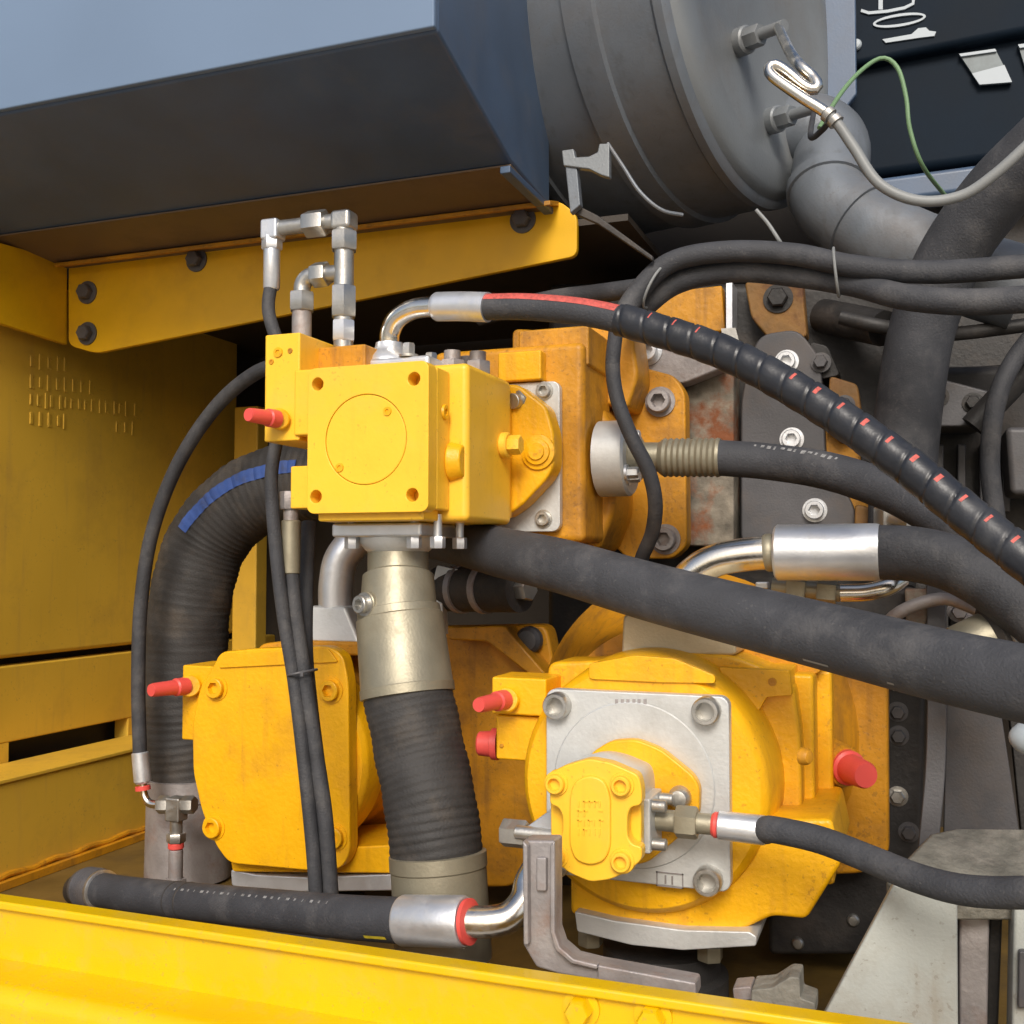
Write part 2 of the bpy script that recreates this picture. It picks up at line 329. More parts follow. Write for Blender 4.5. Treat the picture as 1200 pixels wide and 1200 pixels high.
# ledge rail along the foot of the left wall
zr1 = zat(80, 900, -1.62); zr0 = zat(80, 1003, -1.62)
lr = root('side_rail', (-1.62, 2.0, zr0), 'ochre box rail along the foot of the compartment side wall below the slot', 'rail')
MB().box(-1.71, -1.62, 1.2, 2.69, zr0, zr1).build('rail_face', Y_WALL, lr, .006)
MB().box(XW + .002, -1.615, 1.2, 2.69, zr1 + .001, zr1 + .009).build('ledge', Y_WALL, lr, .002)
MB().tube([Vector((-1.617, y, zr0 + .004 + .003 * math.sin(y * 60))) for y in [1.2 + i * .03 for i in range(50)]], .006, 8).build('weld_seam', Y_OLD, lr)
MB().box(-1.85, -1.60, 1.2, 2.69, Z(-.619), zr0 - .001).build('toe_plate', Y_OLD, lr)
# upright flange at the back edge of the left wall
up = MB().box(P(272, 690, 2.35).x, P(300, 690, 2.35).x, 2.35, 2.40, Z(-.615), Z(.40)).build('wall_stiffener', Y_WALL, None, .004)
tag(up, 'narrow ochre upright flange behind the big blue striped hose', 'upright')
# ================================================================ FRAME RAIL (front sill)
zt = P(400, 1104, 1.014).z
rail = root('frame_rail', (-.6, 1.0, 0), 'bright yellow steel frame rail with stepped flange below the pumps', 'frame rail')
MB().box(-2.3, .75, .990, 1.016, zt - .010, zt).build('top_flange', Y_RAIL, rail, .003, 3)
MB().box(-2.3, .75, 1.0, 1.014, zt - .075, zt - .010).build('web', Y_RAIL, rail)
zl = zt - .073; prof = [(1.013, zl + .004), (.985, zl + .001), (.955, zl)]
for k in range(1, 9):
    a = rad(90 + 90 * k / 8); prof.append((.955 + .022 * math.cos(a), zl - .022 + .022 * math.sin(a)))
prof += [(.933, zl - .19), (.955, zl - .19), (.955, zl - .03), (1.013, zl - .03)]
MB().prism([(-2.3, y, z) for y, z in prof], (3.05, 0, 0)).build('lower_flange', Y_RAIL, rail, smooth=50)
for q in ((-1.9, -1.85), (.3, .35)):
    MB().box(q[0], q[1], .96, 1.04, 0, zl - .03).build('support_post', Y_RAIL, rail)
for px, py in ((682, 1180), (766, 1190)):
    bolt('hex', P(px, py, 1.0), (0, -1, 0), .0125, .020, Y_RAIL, rail)
# ================================================================ HOOD
HX = -.6
hood = root('hood', (HX - .8, 1.5, Z(.63)), 'charcoal hood corner overhanging the pump bay with sky reflection painted on its front panel', 'hood')
hp = [(1.312, Z(1.35)), (1.312, Z(.728)), (1.60, Z(.648)), (1.80, Z(.634)), (1.80, Z(1.35))]
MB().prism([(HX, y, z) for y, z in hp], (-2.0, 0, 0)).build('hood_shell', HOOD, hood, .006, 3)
MB().prism([(HX - .002, 1.605, Z(.6455)), (HX - .002, 1.80, Z(.632)), (HX - 1.98, 1.80, Z(.632)), (HX - 1.98, 1.605, Z(.6455))], (0, 0, -.003)).build('underside_bounce_sheet', HOODB, hood)  # thin sheet added to carry the yellow bounce colour
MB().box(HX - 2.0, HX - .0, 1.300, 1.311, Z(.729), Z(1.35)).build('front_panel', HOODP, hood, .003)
MB().box(HX - .012, HX + .006, 1.58, 1.83, Z(.622), Z(.634)).build('edge_strip', HOOD, hood, .002)
# ================================================================ YELLOW HANGER BRACKET
br = root('hanger_bracket', P(380, 400, 1.8), 'long yellow folded bracket bolted under the charcoal hood', 'bracket')
poly = rpoly([(80, 308), (655, 235), (676, 251), (676, 300), (112, 414), (80, 405)], 9)
MB().px(poly, 1.80, 1.812).build('bracket_plate', Y_BRK, br, .002)
MB().prism([P(84, 308, 1.80), P(655, 236, 1.80), P(655, 236, 1.80) + Vector((0, -.05, -.014)), P(84, 308, 1.80) + Vector((0, -.05, -.014))], (0, 0, -.008)).build('top_fold', Y_OLD, br, .001)
for px, py in ((103, 343), (103, 391), (231, 305), (613, 258)):
    bolt('hex', P(px, py, 1.80), (0, -1, 0), .017, .02, DGP, br)
lb = MB(); X0 = P(80, 350, 1.80).x - .004
a, b_, c_, d_ = P(-60, 268, X=X0), P(79, 306, X=X0), P(79, 404, X=X0), P(-60, 360, X=X0)
lb.prism([a, b_, c_, d_], (-.012, 0, 0)); lbo = lb.build('side_hanger', Y_BRK, None, .002)
tag(lbo, 'plain yellow hanger plate running from the bracket end along the side wall', 'bracket')
# ================================================================ MUFFLER
mc = P(880, 4, 1.95); md = (RT * math.cos(rad(37)) - Vector((FW.x, FW.y, 0)).normalized() * math.sin(rad(37))).normalized()
R = .365
mf = root('muffler', mc - Vector((0, 0, R)), 'large grey steel muffler drum with strap ribs', 'muffler')
MB().lathe(mc - md * .62, md, [(0, R * .97), (.02, R), (.10, R), (.102, R + .007), (.125, R + .007), (.127, R), (.28, R), (.283, R + .006), (.30, R + .006), (.303, R), (.44, R), (.443, R + .009), (.50, R + .009), (.503, R), (.6, R), (.607, R + .007), (.622, R + .007), (.63, R - .004)], 96).build('drum', MUF, mf, smooth=40)
MB().lathe(mc + md * .005, md, [(0, R - .006), (.012, R * .965), (.02, R * .93), (.026, R * .80), (.022, R * .78), (.022, 0)], 96).build('end_cap', MUFC, mf, smooth=50)
PEND = []
def capp(px, py):
    d = (P(px, py, 1.95) - C0); t = ((mc + md * .03) - C0).dot(md) / d.dot(md); return C0 + d * t
for (ax_, ay_, bx_, by_) in ((866, 50, 900, 58), (903, 142, 930, 158)):
    b0 = capp(ax_, ay_); dd = (md + Vector((0, -.35, -.12))).normalized(); st = MB()
    st.cyl(b0 - dd * .03, b0 + dd * .022, .024, 20, ch=.003); st.hexa(b0 + dd * .02, b0 + dd * .05, .019); st.cyl(b0 + dd * .048, b0 + dd * .10, .010, 16)
    st.build('pressure_port', MUFC, mf); PEND.append(b0 + dd * .098)
pth = spline([PEND[1]] + PX((950, 160, 1.66), (964, 152, 1.60), (973, 140, 1.556)), .004)
MB().tube(pth, .0045, 10).build('port_lead', RUB, mf)
# outlet pipe
cq = capp(938, 150)
op = spline([cq - md * .05, cq + md * .02 + Vector((0, 0, -.012)), cq + md * .06 + Vector((0, 0, -.055)), P(972, 232, cq.y - .09), P(1008, 262, cq.y - .12), P(1055, 288, cq.y - .14), P(1130, 318, cq.y - .14), P(1200, 340, cq.y - .14)], .008)
MB().px([(955, -70), (1002, -70), (1004, 110), (990, 128), (962, 110)], 2.24, 2.26).build('heat_shield', HOOD, mf, .004)
xo = tag(MB().tube(op, .070, 36).build('exhaust_pipe', MUF, None), 'grey steel exhaust elbow leaving the muffler towards the engine', 'pipe')
WL[xo.name] = xo.location.copy()
for f in (.36, .50):
    q = op[int(len(op) * f)]; t = (op[int(len(op) * f) + 1] - q).normalized()
    MB().lathe(q, t, [(-.012, .071), (-.011, .075), (.011, .075), (.012, .071)], 40).build('weld_ring', MUF, xo)
# muffler saddle bracket
sb = root('saddle_bracket', P(690, 290, 1.58), 'small pale steel saddle bracket holding the muffler strap', 'bracket')
MB().px([(658, 176), (672, 174), (674, 184), (690, 183), (700, 178), (702, 168), (714, 168), (714, 208), (704, 205), (690, 198), (660, 194)], 1.58, 1.594).build('saddle', MUFC, sb, .002)
MB().px([(662, 194), (676, 196), (680, 240), (668, 250)], 1.584, 1.60).build('stem', MUF, sb, .002)
MB().px([(668, 236), (700, 252), (765, 300), (765, 306), (700, 262), (668, 248)], 1.60, 1.612).build('foot', DRK, sb, .002)
pth = spline(PX((712, 168, 1.585), (730, 195, 1.585), (750, 225, 1.59), (775, 246, 1.60), (800, 252, 1.62)), .008)
MB().tube(pth, .003, 8).build('strap_rod', MUF, sb)
# ================================================================ BLACK ENGINE COVER WITH LETTERING
ec = root('engine_cover', P(1150, 240, 2.3), 'black engine cover with white vertical lettering behind the muffler', 'engine cover')
MB().px([(985, -60), (1290, -100), (1290, 20), (985, 80)], 2.28, 2.40).build('upper_cover', BLKP, ec, .015, 3)
MB().px([(985, 70), (1290, 10), (1290, 172), (985, 212)], 2.31, 2.42).build('lower_cover', BLKP, ec, .02, 3)
MB().px([(985, 214), (1290, 172), (1290, 205), (985, 245)], 2.25, 2.33).build('cover_ledge', HOOD, ec, .012, 3)
MB().px([(985, 240), (1290, 200), (1290, 420), (985, 440)], 2.36, 2.42).build('lower_skirt', DRK, ec)
lettering = MB()
def stroke(pts, w, Y=2.276):
    q = [Vector(p) for p in pts]; A = []; B = []
    for k in range(len(q)):
        d = (q[min(k + 1, len(q) - 1)] - q[max(k - 1, 0)]).normalized(); nn = Vector((-d.y, d.x)) * w / 2
        A.append(tuple(q[k] + nn)); B.append(tuple(q[k] - nn))
    lettering.px(A + B[::-1], Y, Y + .0038)
lettering.px([(1034, 46), (1068, 40), (1076, 33), (1085, 32), (1089, 36), (1097, 37), (1095, 42), (1078, 44), (1038, 50)], 2.276, 2.2798)
def oval(k, w=0):
    return [P(1054 + (31 - w) * math.cos(a), 23.5 - (4.6 - w * .14) * math.cos(a) + (7.5 - w) * math.sin(a), 2.276) for a in [2 * math.pi * i / k for i in range(k)]]
lettering.holed(oval(32), [oval(32, 3)], (0, .0038, 0))
stroke([(1009, 12), (1018, 15), (1040, 13), (1060, 9), (1070, 4), (1071, -6)], 3.4); stroke([(1032, 11), (1032, -10)], 5); stroke([(1012, -10), (1071, -16)], 3.4)
lettering.build('lettering', WHT, ec)
MB().px([(1124, 63), (1166, 57), (1186, 96), (1148, 99)], 2.300, 2.308).build('sticker', LBL, ec)
MB().px([(1139, 86), (1177, 76), (1186, 96), (1148, 99)], 2.295, 2.299).build('sticker_white', WHT, ec)
MB().px([(1124, 63), (1166, 57), (1168, 60), (1126, 66)], 2.295, 2.299).build('sticker_white', WHT, ec)
MB().px([(1193, 52), (1240, 46), (1250, 80), (1205, 90)], 2.300, 2.308).build('sticker', LBL, ec)
MB().px([(1193, 52), (1240, 46), (1241, 50), (1195, 56)], 2.295, 2.299).build('sticker_white', WHT, ec)
bolt('dome', P(1003, 53, 2.278), (0, -1, 0), .012, .01, WHT, ec)
# cables round the muffler
cb = spline([PEND[0] - md * .01] + PX((930, 68, 1.60), (954, 92, 1.575), (957, 104, 1.57), (944, 102, 1.568), (922, 84, 1.565), (908, 76, 1.562), (901, 80, 1.56), (906, 90, 1.556), (938, 113, 1.552), (975, 138, 1.55), (1000, 172, 1.55), (1030, 215, 1.55), (1075, 235, 1.55), (1125, 230, 1.55), (1165, 205, 1.54), (1215, 160, 1.53)), .006)
cab = tag(MB().tube(cb, .0075, 14).build('signal_cable', CABG, None), 'thick grey cable drooping in a loop past the exhaust elbow', 'cable')
WL[cab.name] = cab.location.copy()
near = lambda px, py, y: min(range(len(cb)), key=lambda k: (cb[k] - P(px, py, y)).length)
MB().tube(cb[:near(972, 135, 1.55)], .0082, 14).build('braided_sleeve', CHR, cab)
for i in (near(971, 135, 1.55), near(978, 142, 1.55)):
    t = (cb[i + 1] - cb[i]).normalized(); MB().cyl(cb[i] - t * .004, cb[i] + t * .004, .0115, 14).build('clip', WHT if i % 2 else STL, cab)
cb2 = spline(PX((960, 150, 1.60), (985, 110, 1.65), (1010, 82, 1.70), (1034, 68, 1.72), (1052, 80, 1.72), (1062, 115, 1.72), (1066, 150, 1.72), (1080, 192, 1.74), (1105, 226, 1.84), (1135, 258, 1.95)), .008)
tag(MB().tube(cb2, .0034, 10).build('ground_wire', GRN, None), 'thin green wire arching up over the black engine cover', 'wire')
cb3 = spline(PX((886, 246, 1.66), (900, 262, 1.66), (915, 285, 1.66), (925, 300, 1.70)), .008)
tag(MB().tube(cb3, .003, 8).build('thin_wire', CABG, None), 'hair thin wire hanging below the muffler drum', 'wire')
# ================================================================ GEARBOX BEHIND THE PUMPS
gb = root('gearbox', P(900, 900, 1.95), 'dark oily pump gearbox casting with rusty mounting plates behind the pumps', 'gearbox')
MB().px([(640, 330), (1060, 330), (1075, 640), (1060, 1110), (640, 1110)], 1.97, 2.3).build('casing', DRK, gb, .02, 3)
MB().px(rpoly([(868, 640), (868, 470), (878, 420), (890, 392), (935, 385), (962, 420), (968, 540), (1000, 590), (1010, 640)], 14), 1.90, 1.965).build('cover_plate', DGP, gb, .004)
for px, py in ((955, 598), (928, 515), (922, 424)):
    bolt('socket', P(px, py, 1.90), (0, -1, 0), .016, .016, ZN, gb)
MB().px([(803, 400), (850, 395), (860, 440), (860, 640), (803, 640)], 1.88, 1.95).build('spacer_plate', RUST, gb, .004)
MB().px(rpoly([(745, 400), (800, 385), (845, 392), (850, 430), (800, 450), (745, 448)], 8), 1.83, 1.875).build('mount_lug', BAR, gb, .004)
bolt('socket', P(760, 412, 1.83), (0, -1, 0), .019, .02, ZN, gb)
MB().px([(762, 344), (846, 334), (850, 388), (770, 395)], 1.93, 1.962).build('yellow_plate', Y_OLD, gb, .004)
MB().px([(851, 330), (858, 330), (858, 388), (851, 388)], 1.90, 1.96).build('shim', ZN, gb)
MB().px(rpoly([(872, 330), (940, 325), (946, 395), (905, 402), (880, 372)], 6), 1.92, 1.966).build('rusty_lug', RLUG, gb, .004)
bolt('hex', P(912, 350, 1.92), (0, -1, 0), .018, .018, DRK, gb)
MB().px(rpoly([(950, 470), (985, 480), (1030, 560), (1035, 620), (985, 600)], 8), 1.93, 1.966).build('rusty_rib', Y_OLD, gb, .004)
MB().cyl(P(965, 370, 1.96), P(1035, 385, 1.86), .03, 24).build('sensor_body', DRK, gb)
MB().px([(845, 385), (862, 384), (866, 400), (848, 400)], 1.86, 1.878).build('nut_plate', STL, gb)
# ================================================================ CONTROL PUMP (upper pump with yellow control block)
cp = root('control_pump', P(520, 620, 1.4), 'upper hydraulic pump with square bright yellow control block and round scribed cover', 'pump')
x0, x1 = P(360, 515, 1.25).x, P(502, 515, 1.25).x; z1, z0 = P(430, 427, 1.25).z, P(430, 601, 1.25).z
pc0 = P(428, 515, 1.25); rc = .0605
holes = [circ(P(px, py, 1.25), .0088, 20) for px, py in ((372, 450), (485, 444), (370, 582), (483, 580))]
MB().holed(rrect(x0, x1, z0, z1, 1.25, .011), [circ(pc0, rc, 56)] + holes, (0, .026, 0)).build('control_cover', Y_BLK, cp, .0012, 2)
plug_ = MB().lathe(pc0 + Vector((0, .026, 0)), (0, -1, 0), [(0, rc - .0008), (.0248, rc - .0008), (.0256, rc - .0018), (.0256, 0)], 64).build('round_plug', Y_BLK, cp)
for px, py in ((454, 482), (398, 548)): bolt('screw', P(px, py, 1.2503), (0, -1, 0), .0062, .0016, Y_PMP, plug_, 'plug_screw')
MB().box(x0 + .004, x1, 1.277, 1.318, z0 + .004, z1 - .004).build('cover_spacer', Y_BLK, cp, .003)
MB().box(x0 + .01, x1 - .012, 1.262, 1.31, z0 - .010, z0 + .006).build('cover_foot', Y_BLK, cp, .003)
xb = P(548, 515, 1.318).x; zb1, zb0 = P(548, 424, 1.318).z, P(548, 611, 1.318).z
MB().box(x0 + .02, xb, 1.3185, 1.487, zb0, zb1).build('control_body', Y_BLK, cp, .009, 4)
# plugs on the block's right side
bolt('screw', P(521, 483, X=x1 + .0005), (1, 0, 0), .0105, .003, Y_PMP, cp, 'side_plug')
bs = P(527, 541, X=x1); ob = []
for k in range(20):
    a = 2 * math.pi * k / 20; ob.append(Vector((x1 + .0002, bs.y + .020 * math.cos(a), bs.z + .027 * math.sin(a))))
MB().prism(ob, (.021, 0, 0), .8).build('side_boss', Y_PMP, cp, .003, 3)
hb = P(588, 522, X=xb); MB().cyl(hb, hb + Vector((.012, 0, 0)), .019, 24, ch=.002).hexa(hb + Vector((.012, 0, 0)), hb + Vector((.03, 0, 0)), .0145).build('hex_plug', Y_BLK, cp)
# upper left valve block and lower lug
xl0, xl1 = P(310, 450, 1.27).x, P(351, 450, 1.27).x; zl1, zl0 = P(330, 391, 1.27).z, P(330, 517, 1.27).z
MB().box(xl0, xl1, 1.27, 1.45, zl0, zl1).build('valve_block', Y_BLK, cp, .0025)
MB().box(xl1 - .006, x0 + .006, 1.2655, 1.44, P(356, 510, 1.266).z, P(356, 433, 1.266).z).build('valve_neck', Y_BLK, cp, .003)
MB().box(xl1 - .003, x0 + .05, 1.32, 1.44, P(356, 500, 1.32).z, zl1 - .012).build('valve_bridge', Y_OLD, cp, .003)
MB().box(P(340, 570, 1.275).x, x0 + .03, 1.275, 1.42, P(350, 596, 1.275).z, P(350, 546, 1.275).z).build('lower_lug', Y_BLK, cp, .0025)
bolt('screw', P(326, 413, 1.2698), (0, -1, 0), .0075, .0018, Y_PMP, cp, 'plug_screw')
bolt('screw', P(318, 424, 1.2698), (0, -1, 0), .004, .001, Y_OLD, cp, 'plug_screw')
bolt('screw', P(340, 411, 1.2698), (0, -1, 0), .004, .001, Y_OLD, cp, 'plug_screw')
MB().cyl(P(327, 491, 1.269), P(327, 491, 1.255), .015, 24, ch=.002).build('cap_seat', Y_PMP, cp)
red_cap(P(324, 491, 1.257), (-.22, -1, 0), .0115, .052, cp)
# barrel, silver adaptor flange and casing
bcen = P(590, 535, 1.5); bcen = Vector((xb - .07, 1.48, (zb0 + zb1) / 2))
xf1 = P(656, 530, 1.545).x; zf1, zf0 = P(640, 447, 1.545).z, P(640, 623, 1.545).z
MB().px(rpoly([(560, 452), (606, 450), (640, 476), (649, 508), (649, 546), (640, 562), (612, 592), (592, 606), (560, 606)], 7), 1.500, 1.5445).build('barrel', Y_PMP, cp, .005, 3)
MB().box(xf1 - .17, xb - .004, 1.4875, 1.50, zb0 + .01, zb1 - .012).build('barrel_collar', Y_PMP, cp, .003)
bb = P(631, 530, 1.4995); MB().lathe(bb, (0, -1, 0), [(0, .027), (.004, .026), (.005, .020), (.009, .019), (.010, .013), (.013, .012), (.013, 0)], 28).build('port_boss', Y_PMP, cp)
adf = MB().prism(rrect(xf1 - .21, xf1, zf0, zf1, 1.545, .013), (0, .014, 0)).build('adaptor_flange', ZNP, cp, .0015)
for px, py in ((638, 458), (637, 608)): bolt('socket', P(px, py, 1.545), (0, -1, 0), .011, .009, STL, adf)
fp = P(614, 470, 1.52); MB().cyl(fp, fp + Vector((-.008, -.03, -.004)), .012, 18, ch=.001).hexa(fp + Vector((-.002, -.006, 0)), fp + Vector((-.005, -.018, -.002)), .017).build('bleed_fitting', STL, cp)
zc1, zc0 = P(640, 384, 1.56).z, P(640, 636, 1.56).z; xc1 = P(693, 500, 1.56).x
MB().box(P(590, 430, 1.56).x, P(640, 430, 1.56).x, 1.535, 1.63, P(600, 450, 1.56).z, P(600, 416, 1.56).z).build('casing_step', Y_PMP, cp, .003)
MB().box(xf1 - .22, xc1 - .012, 1.5605, 1.72, zc0, zc1 - .025).build('casing', Y_OLD, cp, .012, 4)
MB().box(P(607, 400, 1.575).x, P(690, 400, 1.575).x, 1.575, 1.72, zc1 - .06, P(650, 384, 1.575).z).build('casing_top', Y_OLD, cp, .004)
MB().px(rpoly([(600, 470), (700, 470), (718, 500), (720, 600), (700, 648), (600, 640)], 12), 1.665, 1.80).build('swash_housing', Y_OLD, cp, .012, 4)
mfl = MB().px(rpoly([(600, 385), (738, 392), (752, 430), (790, 440), (803, 460), (805, 640), (788, 655), (735, 655), (720, 640), (600, 640)], 8), 1.79, 1.83).build('mounting_flange', Y_OLD, cp, .004)
MB().px(rpoly([(690, 380), (740, 384), (748, 440), (735, 480), (690, 470)], 8), 1.70, 1.80).build('casing_shoulder', Y_OLD, cp, .008, 3)
for px, py in ((774, 471), (780, 632)): bolt('socket', P(px, py, 1.79), (0, -1, 0), .020, .022, BAR, mfl)
# top discharge port: flange with dome and bolts
tpx = P(457, 410, 1.37); tz = zb1
MB().box(P(413, 405, 1.335).x, P(503, 405, 1.335).x, 1.335, 1.44, zb1 + .001, zb1 + .018).build('top_flange', ZN, cp, .006, 3)
tc = Vector((P(452, 405, 1.37).x, 1.382, zb1 + .018))
MB().lathe(tc, (0, 0, 1), [(0, .042), (.006, .040), (.016, .028), (.024, .021), (.030, .020)], 36).build('flange_hub', ZN, cp)
for dx, dy in ((.048, -.035), (.048, .040), (-.048, .040)):
    bolt('hex', tc + Vector((dx, dy, 0)), (0, 0, 1), .0095, .02, STL, cp)
for px, Y in ((530, 1.40), (548, 1.45), (575, 1.42)):
    q = Vector((P(px, 420, Y).x - (.02 if px > 560 else 0), Y, zb1)); MB().hexa(q, q + Vector((0, 0, .02)), .019).cyl(q + Vector((0, 0, .02)), q + Vector((0, 0, .034)), .012, 18).build('top_plug', BAR, cp)
# bottom suction port
bx0, bx1 = P(388, 625, 1.30).x, P(493, 625, 1.30).x
MB().box(bx0, bx1, 1.30, 1.42, zb0 - .020, zb0 - .001).build('bottom_flange', ZN, cp, .004, 3)
bc = Vector(((bx0 + bx1) / 2 + .005, 1.36, zb0 - .020))
MB().lathe(bc, (0, 0, -1), [(0, .056), (.008, .054), (.018, .046), (.022, .04)], 40).build('bottom_hub', ZNP, cp)
for dx, dy in ((-.052, -.04), (.047, -.045), (.082, -.045), (.082, .03)):
    MB().cyl(bc + Vector((dx, dy, .03)), bc + Vector((dx, dy, -.004)), .006, 14).hexa(bc + Vector((dx, dy, .0)), bc + Vector((dx, dy, -.016)), .0105).build('bolt', ZN, cp)
# side pressure port (mid hose flange)
sx = P(692, 540, 1.63); sX = P(705, 540, 1.60).x + .022
MB().lathe(Vector((sX - .012, 1.632, P(705, 540, 1.66).z)), (1, 0, 0), [(-.02, .060), (.026, .060), (.030, .056), (.030, .02), (.03, 0)], 40).build('side_flange', ZNP, cp)
for dy, dz in ((-.026, .032), (-.026, -.032), (-.038, -.026)):
    bolt('hex', Vector((sX + .018, 1.632 + dy, P(705, 540, 1.66).z + dz)), (1, 0, 0), .009, .02, ZN, cp)
# ================================================================ FRONT PUMP (right, with auxiliary gear pump)
def pump_common(p, ctr): pass
fpn = root('front_pump', P(780, 1100, 1.4), 'orange yellow axial pump with square silver end plate behind the small gear pump', 'pump')
px0, px1 = P(640, 900, 1.25).x, P(855, 900, 1.25).x; pz1, pz0 = P(750, 812, 1.25).z, P(750, 1035, 1.25).z
MB().prism(rrect(px0, px1, pz0, pz1, 1.25, .012), (0, .018, 0)).build('end_plate', ZNP, fpn, .0018, 2)
plate = [o for o in fpn.children if o.name.startswith('end_plate')][0]
pcn = Vector((P(750, 920, 1.27).x, 1.27, P(750, 922, 1.27).z))
MB().lathe(pcn + Vector((-.004, -.0205, .006)), (0, -1, 0), [(0, .098), (.0012, .0965), (.0012, 0)], 72).build('machined_spigot', ZNP, fpn)
for px, py in ((655, 826), (829, 832), (831, 1030), (655, 1010)):
    bolt('cap', P(px, py, 1.25), (0, -1, 0), .0162, .018, STL, plate)
lt = MB()
for k in range(6): q = P(722 + k * 7 + rnd.uniform(-1, 1), 824, 1.25); lt.box(q.x - .0018, q.x + .0018, 1.2488, 1.2502, q.z - .005, q.z + .005)
lt.build('stamped_number', BAR, plate, kind='stuff'); lt = MB()
q = P(785, 1031, 1.25)
for a_, b2, c2, d2 in ((-.016, .016, .007, .0085), (-.016, .016, -.0085, -.007), (-.016, -.0145, -.0085, .0085), (.0145, .016, -.0085, .0085), (-.006, -.004, -.005, .005), (.002, .004, -.005, .005)):
    lt.box(q.x + a_, q.x + b2, 1.2488, 1.2502, q.z + c2, q.z + d2)
lt.build('stamped_box', BAR, plate, kind='stuff')
MB().lathe(Vector((pcn.x, 1.2685, pcn.z)), (0, 1, 0), [(0, 0), (0, .143), (.005, .149), (.014, .1525), (.095, .160)], 96).build('end_casing', Y_PMP, fpn)
MB().px(rpoly([(690, 778), (745, 768), (790, 772), (838, 792), (838, 801), (775, 800), (690, 796)], 5), 1.265, 1.275).build('name_pad', Y_PMP, fpn, .001)
hp_ = rpoly([(641, 776), (700, 774), (760, 762), (860, 768), (905, 786), (930, 800), (938, 860), (940, 940), (932, 1010), (868, 1070), (720, 1070), (665, 1010), (652, 900), (641, 840)], 12)
MB().px(hp_, 1.362, 1.45).build('housing', Y_PMP, fpn, .006, 3)
MB().px(rpoly([(842, 782), (925, 786), (928, 815), (898, 817), (890, 832), (868, 838)], 3), 1.345, 1.47).build('lug', Y_PMP, fpn, .003)
bolt('screw', P(905, 799, 1.3448), (0, -1, 0), .0052, .0012, Y_OLD, fpn, 'lug_hole')
xs = P(952, 900, 1.37).x
MB().box(pcn.x, xs, 1.40, 1.462, pcn.z - .135, P(940, 790, 1.40).z).build('side_rib', Y_PMP, fpn, .006, 3)
MB().box(pcn.x, xs + .018, 1.462, 1.50, pcn.z - .15, P(965, 785, 1.46).z).build('side_rib', Y_PMP, fpn, .006, 3)
bolt('dome', P(940, 886, X=xs - .002), (1, -.6, 0), .010, .012, Y_OLD, fpn, 'plug')
MB().lathe(Vector((pcn.x, 1.44, pcn.z + .02)), (0, 1, 0), [(0, .165), (.07, .188), (.145, .238)], 72).build('bell_cone', Y_OLD, fpn)
MB().px(rpoly([(690, 768), (960, 764), (1041, 768), (1042, 1000), (1012, 1024), (690, 1040)], 8), 1.585, 1.63).build('mounting_flange', Y_OLD, fpn, .006, 3)
MB().px(rpoly([(700, 766), (930, 757), (975, 764), (960, 790), (700, 790)], 6), 1.44, 1.57).build('top_saddle', Y_OLD, fpn, .006, 3)
red_cap(P(988, 897, 1.50), (.50, -.86, -.02), .021, .062, fpn)
MB().lathe(P(984, 897, 1.50), (-.75, .75, .02), [(-.012, .026), (0, .030), (.03, .034)], 28).build('cap_seat', Y_OLD, fpn)
# left side valve block
MB().box(P(576, 815, 1.30).x, P(640, 815, 1.30).x, 1.30, 1.37, P(600, 838, 1.30).z, P(600, 794, 1.30).z).build('valve_block', Y_PMP, fpn, .003)
MB().box(P(581, 865, 1.31).x, P(640, 865, 1.31).x, 1.31, 1.36, P(600, 891, 1.31).z, P(600, 838.5, 1.31).z).build('valve_foot', Y_PMP, fpn, .003)
MB().cyl(P(593, 820, 1.2995), P(593, 820, 1.285), .0165, 24, ch=.002).build('cap_seat', Y_PMP, fpn)
red_cap(P(591, 820, 1.287), (-.2, -1, 0), .0115, .06, fpn)
red_cap(P(584, 872, 1.345), (-1, -.15, 0), .019, .028, fpn)
bolt('dome', P(588, 874, 1.31), (0, -1, 0), .003, .002, Y_OLD, fpn, 'dimple')
# foot and suction flange
MB().px(rpoly([(668, 1020), (668, 1072), (720, 1084), (800, 1093), (862, 1094), (905, 1074), (945, 1078), (986, 1012), (975, 960), (700, 960)], 8), 1.285, 1.48).build('pump_foot', Y_PMP, fpn, .006, 3)
MB().px(rpoly([(673, 1068), (720, 1079), (800, 1090), (878, 1092), (887, 1098), (886, 1109), (800, 1114), (740, 1108), (676, 1092)], 3), 1.268, 1.46).build('suction_flange', ZNP, fpn, .003)
for px, py in ((692, 1094), (832, 1111)):
    q = P(px, py, 1.32); MB().hexa(q + Vector((0, 0, .004)), q - Vector((0, 0, .014)), .016).build('bolt', BRZ, fpn)
sf = P(775, 1105, 1.38); MB().lathe(sf, (0, 0, -1), [(0, .075), (.03, .075), (.034, .085), (sf.z - Z(-.62), .085)], 40).build('suction_pipe', RUBB, fpn)
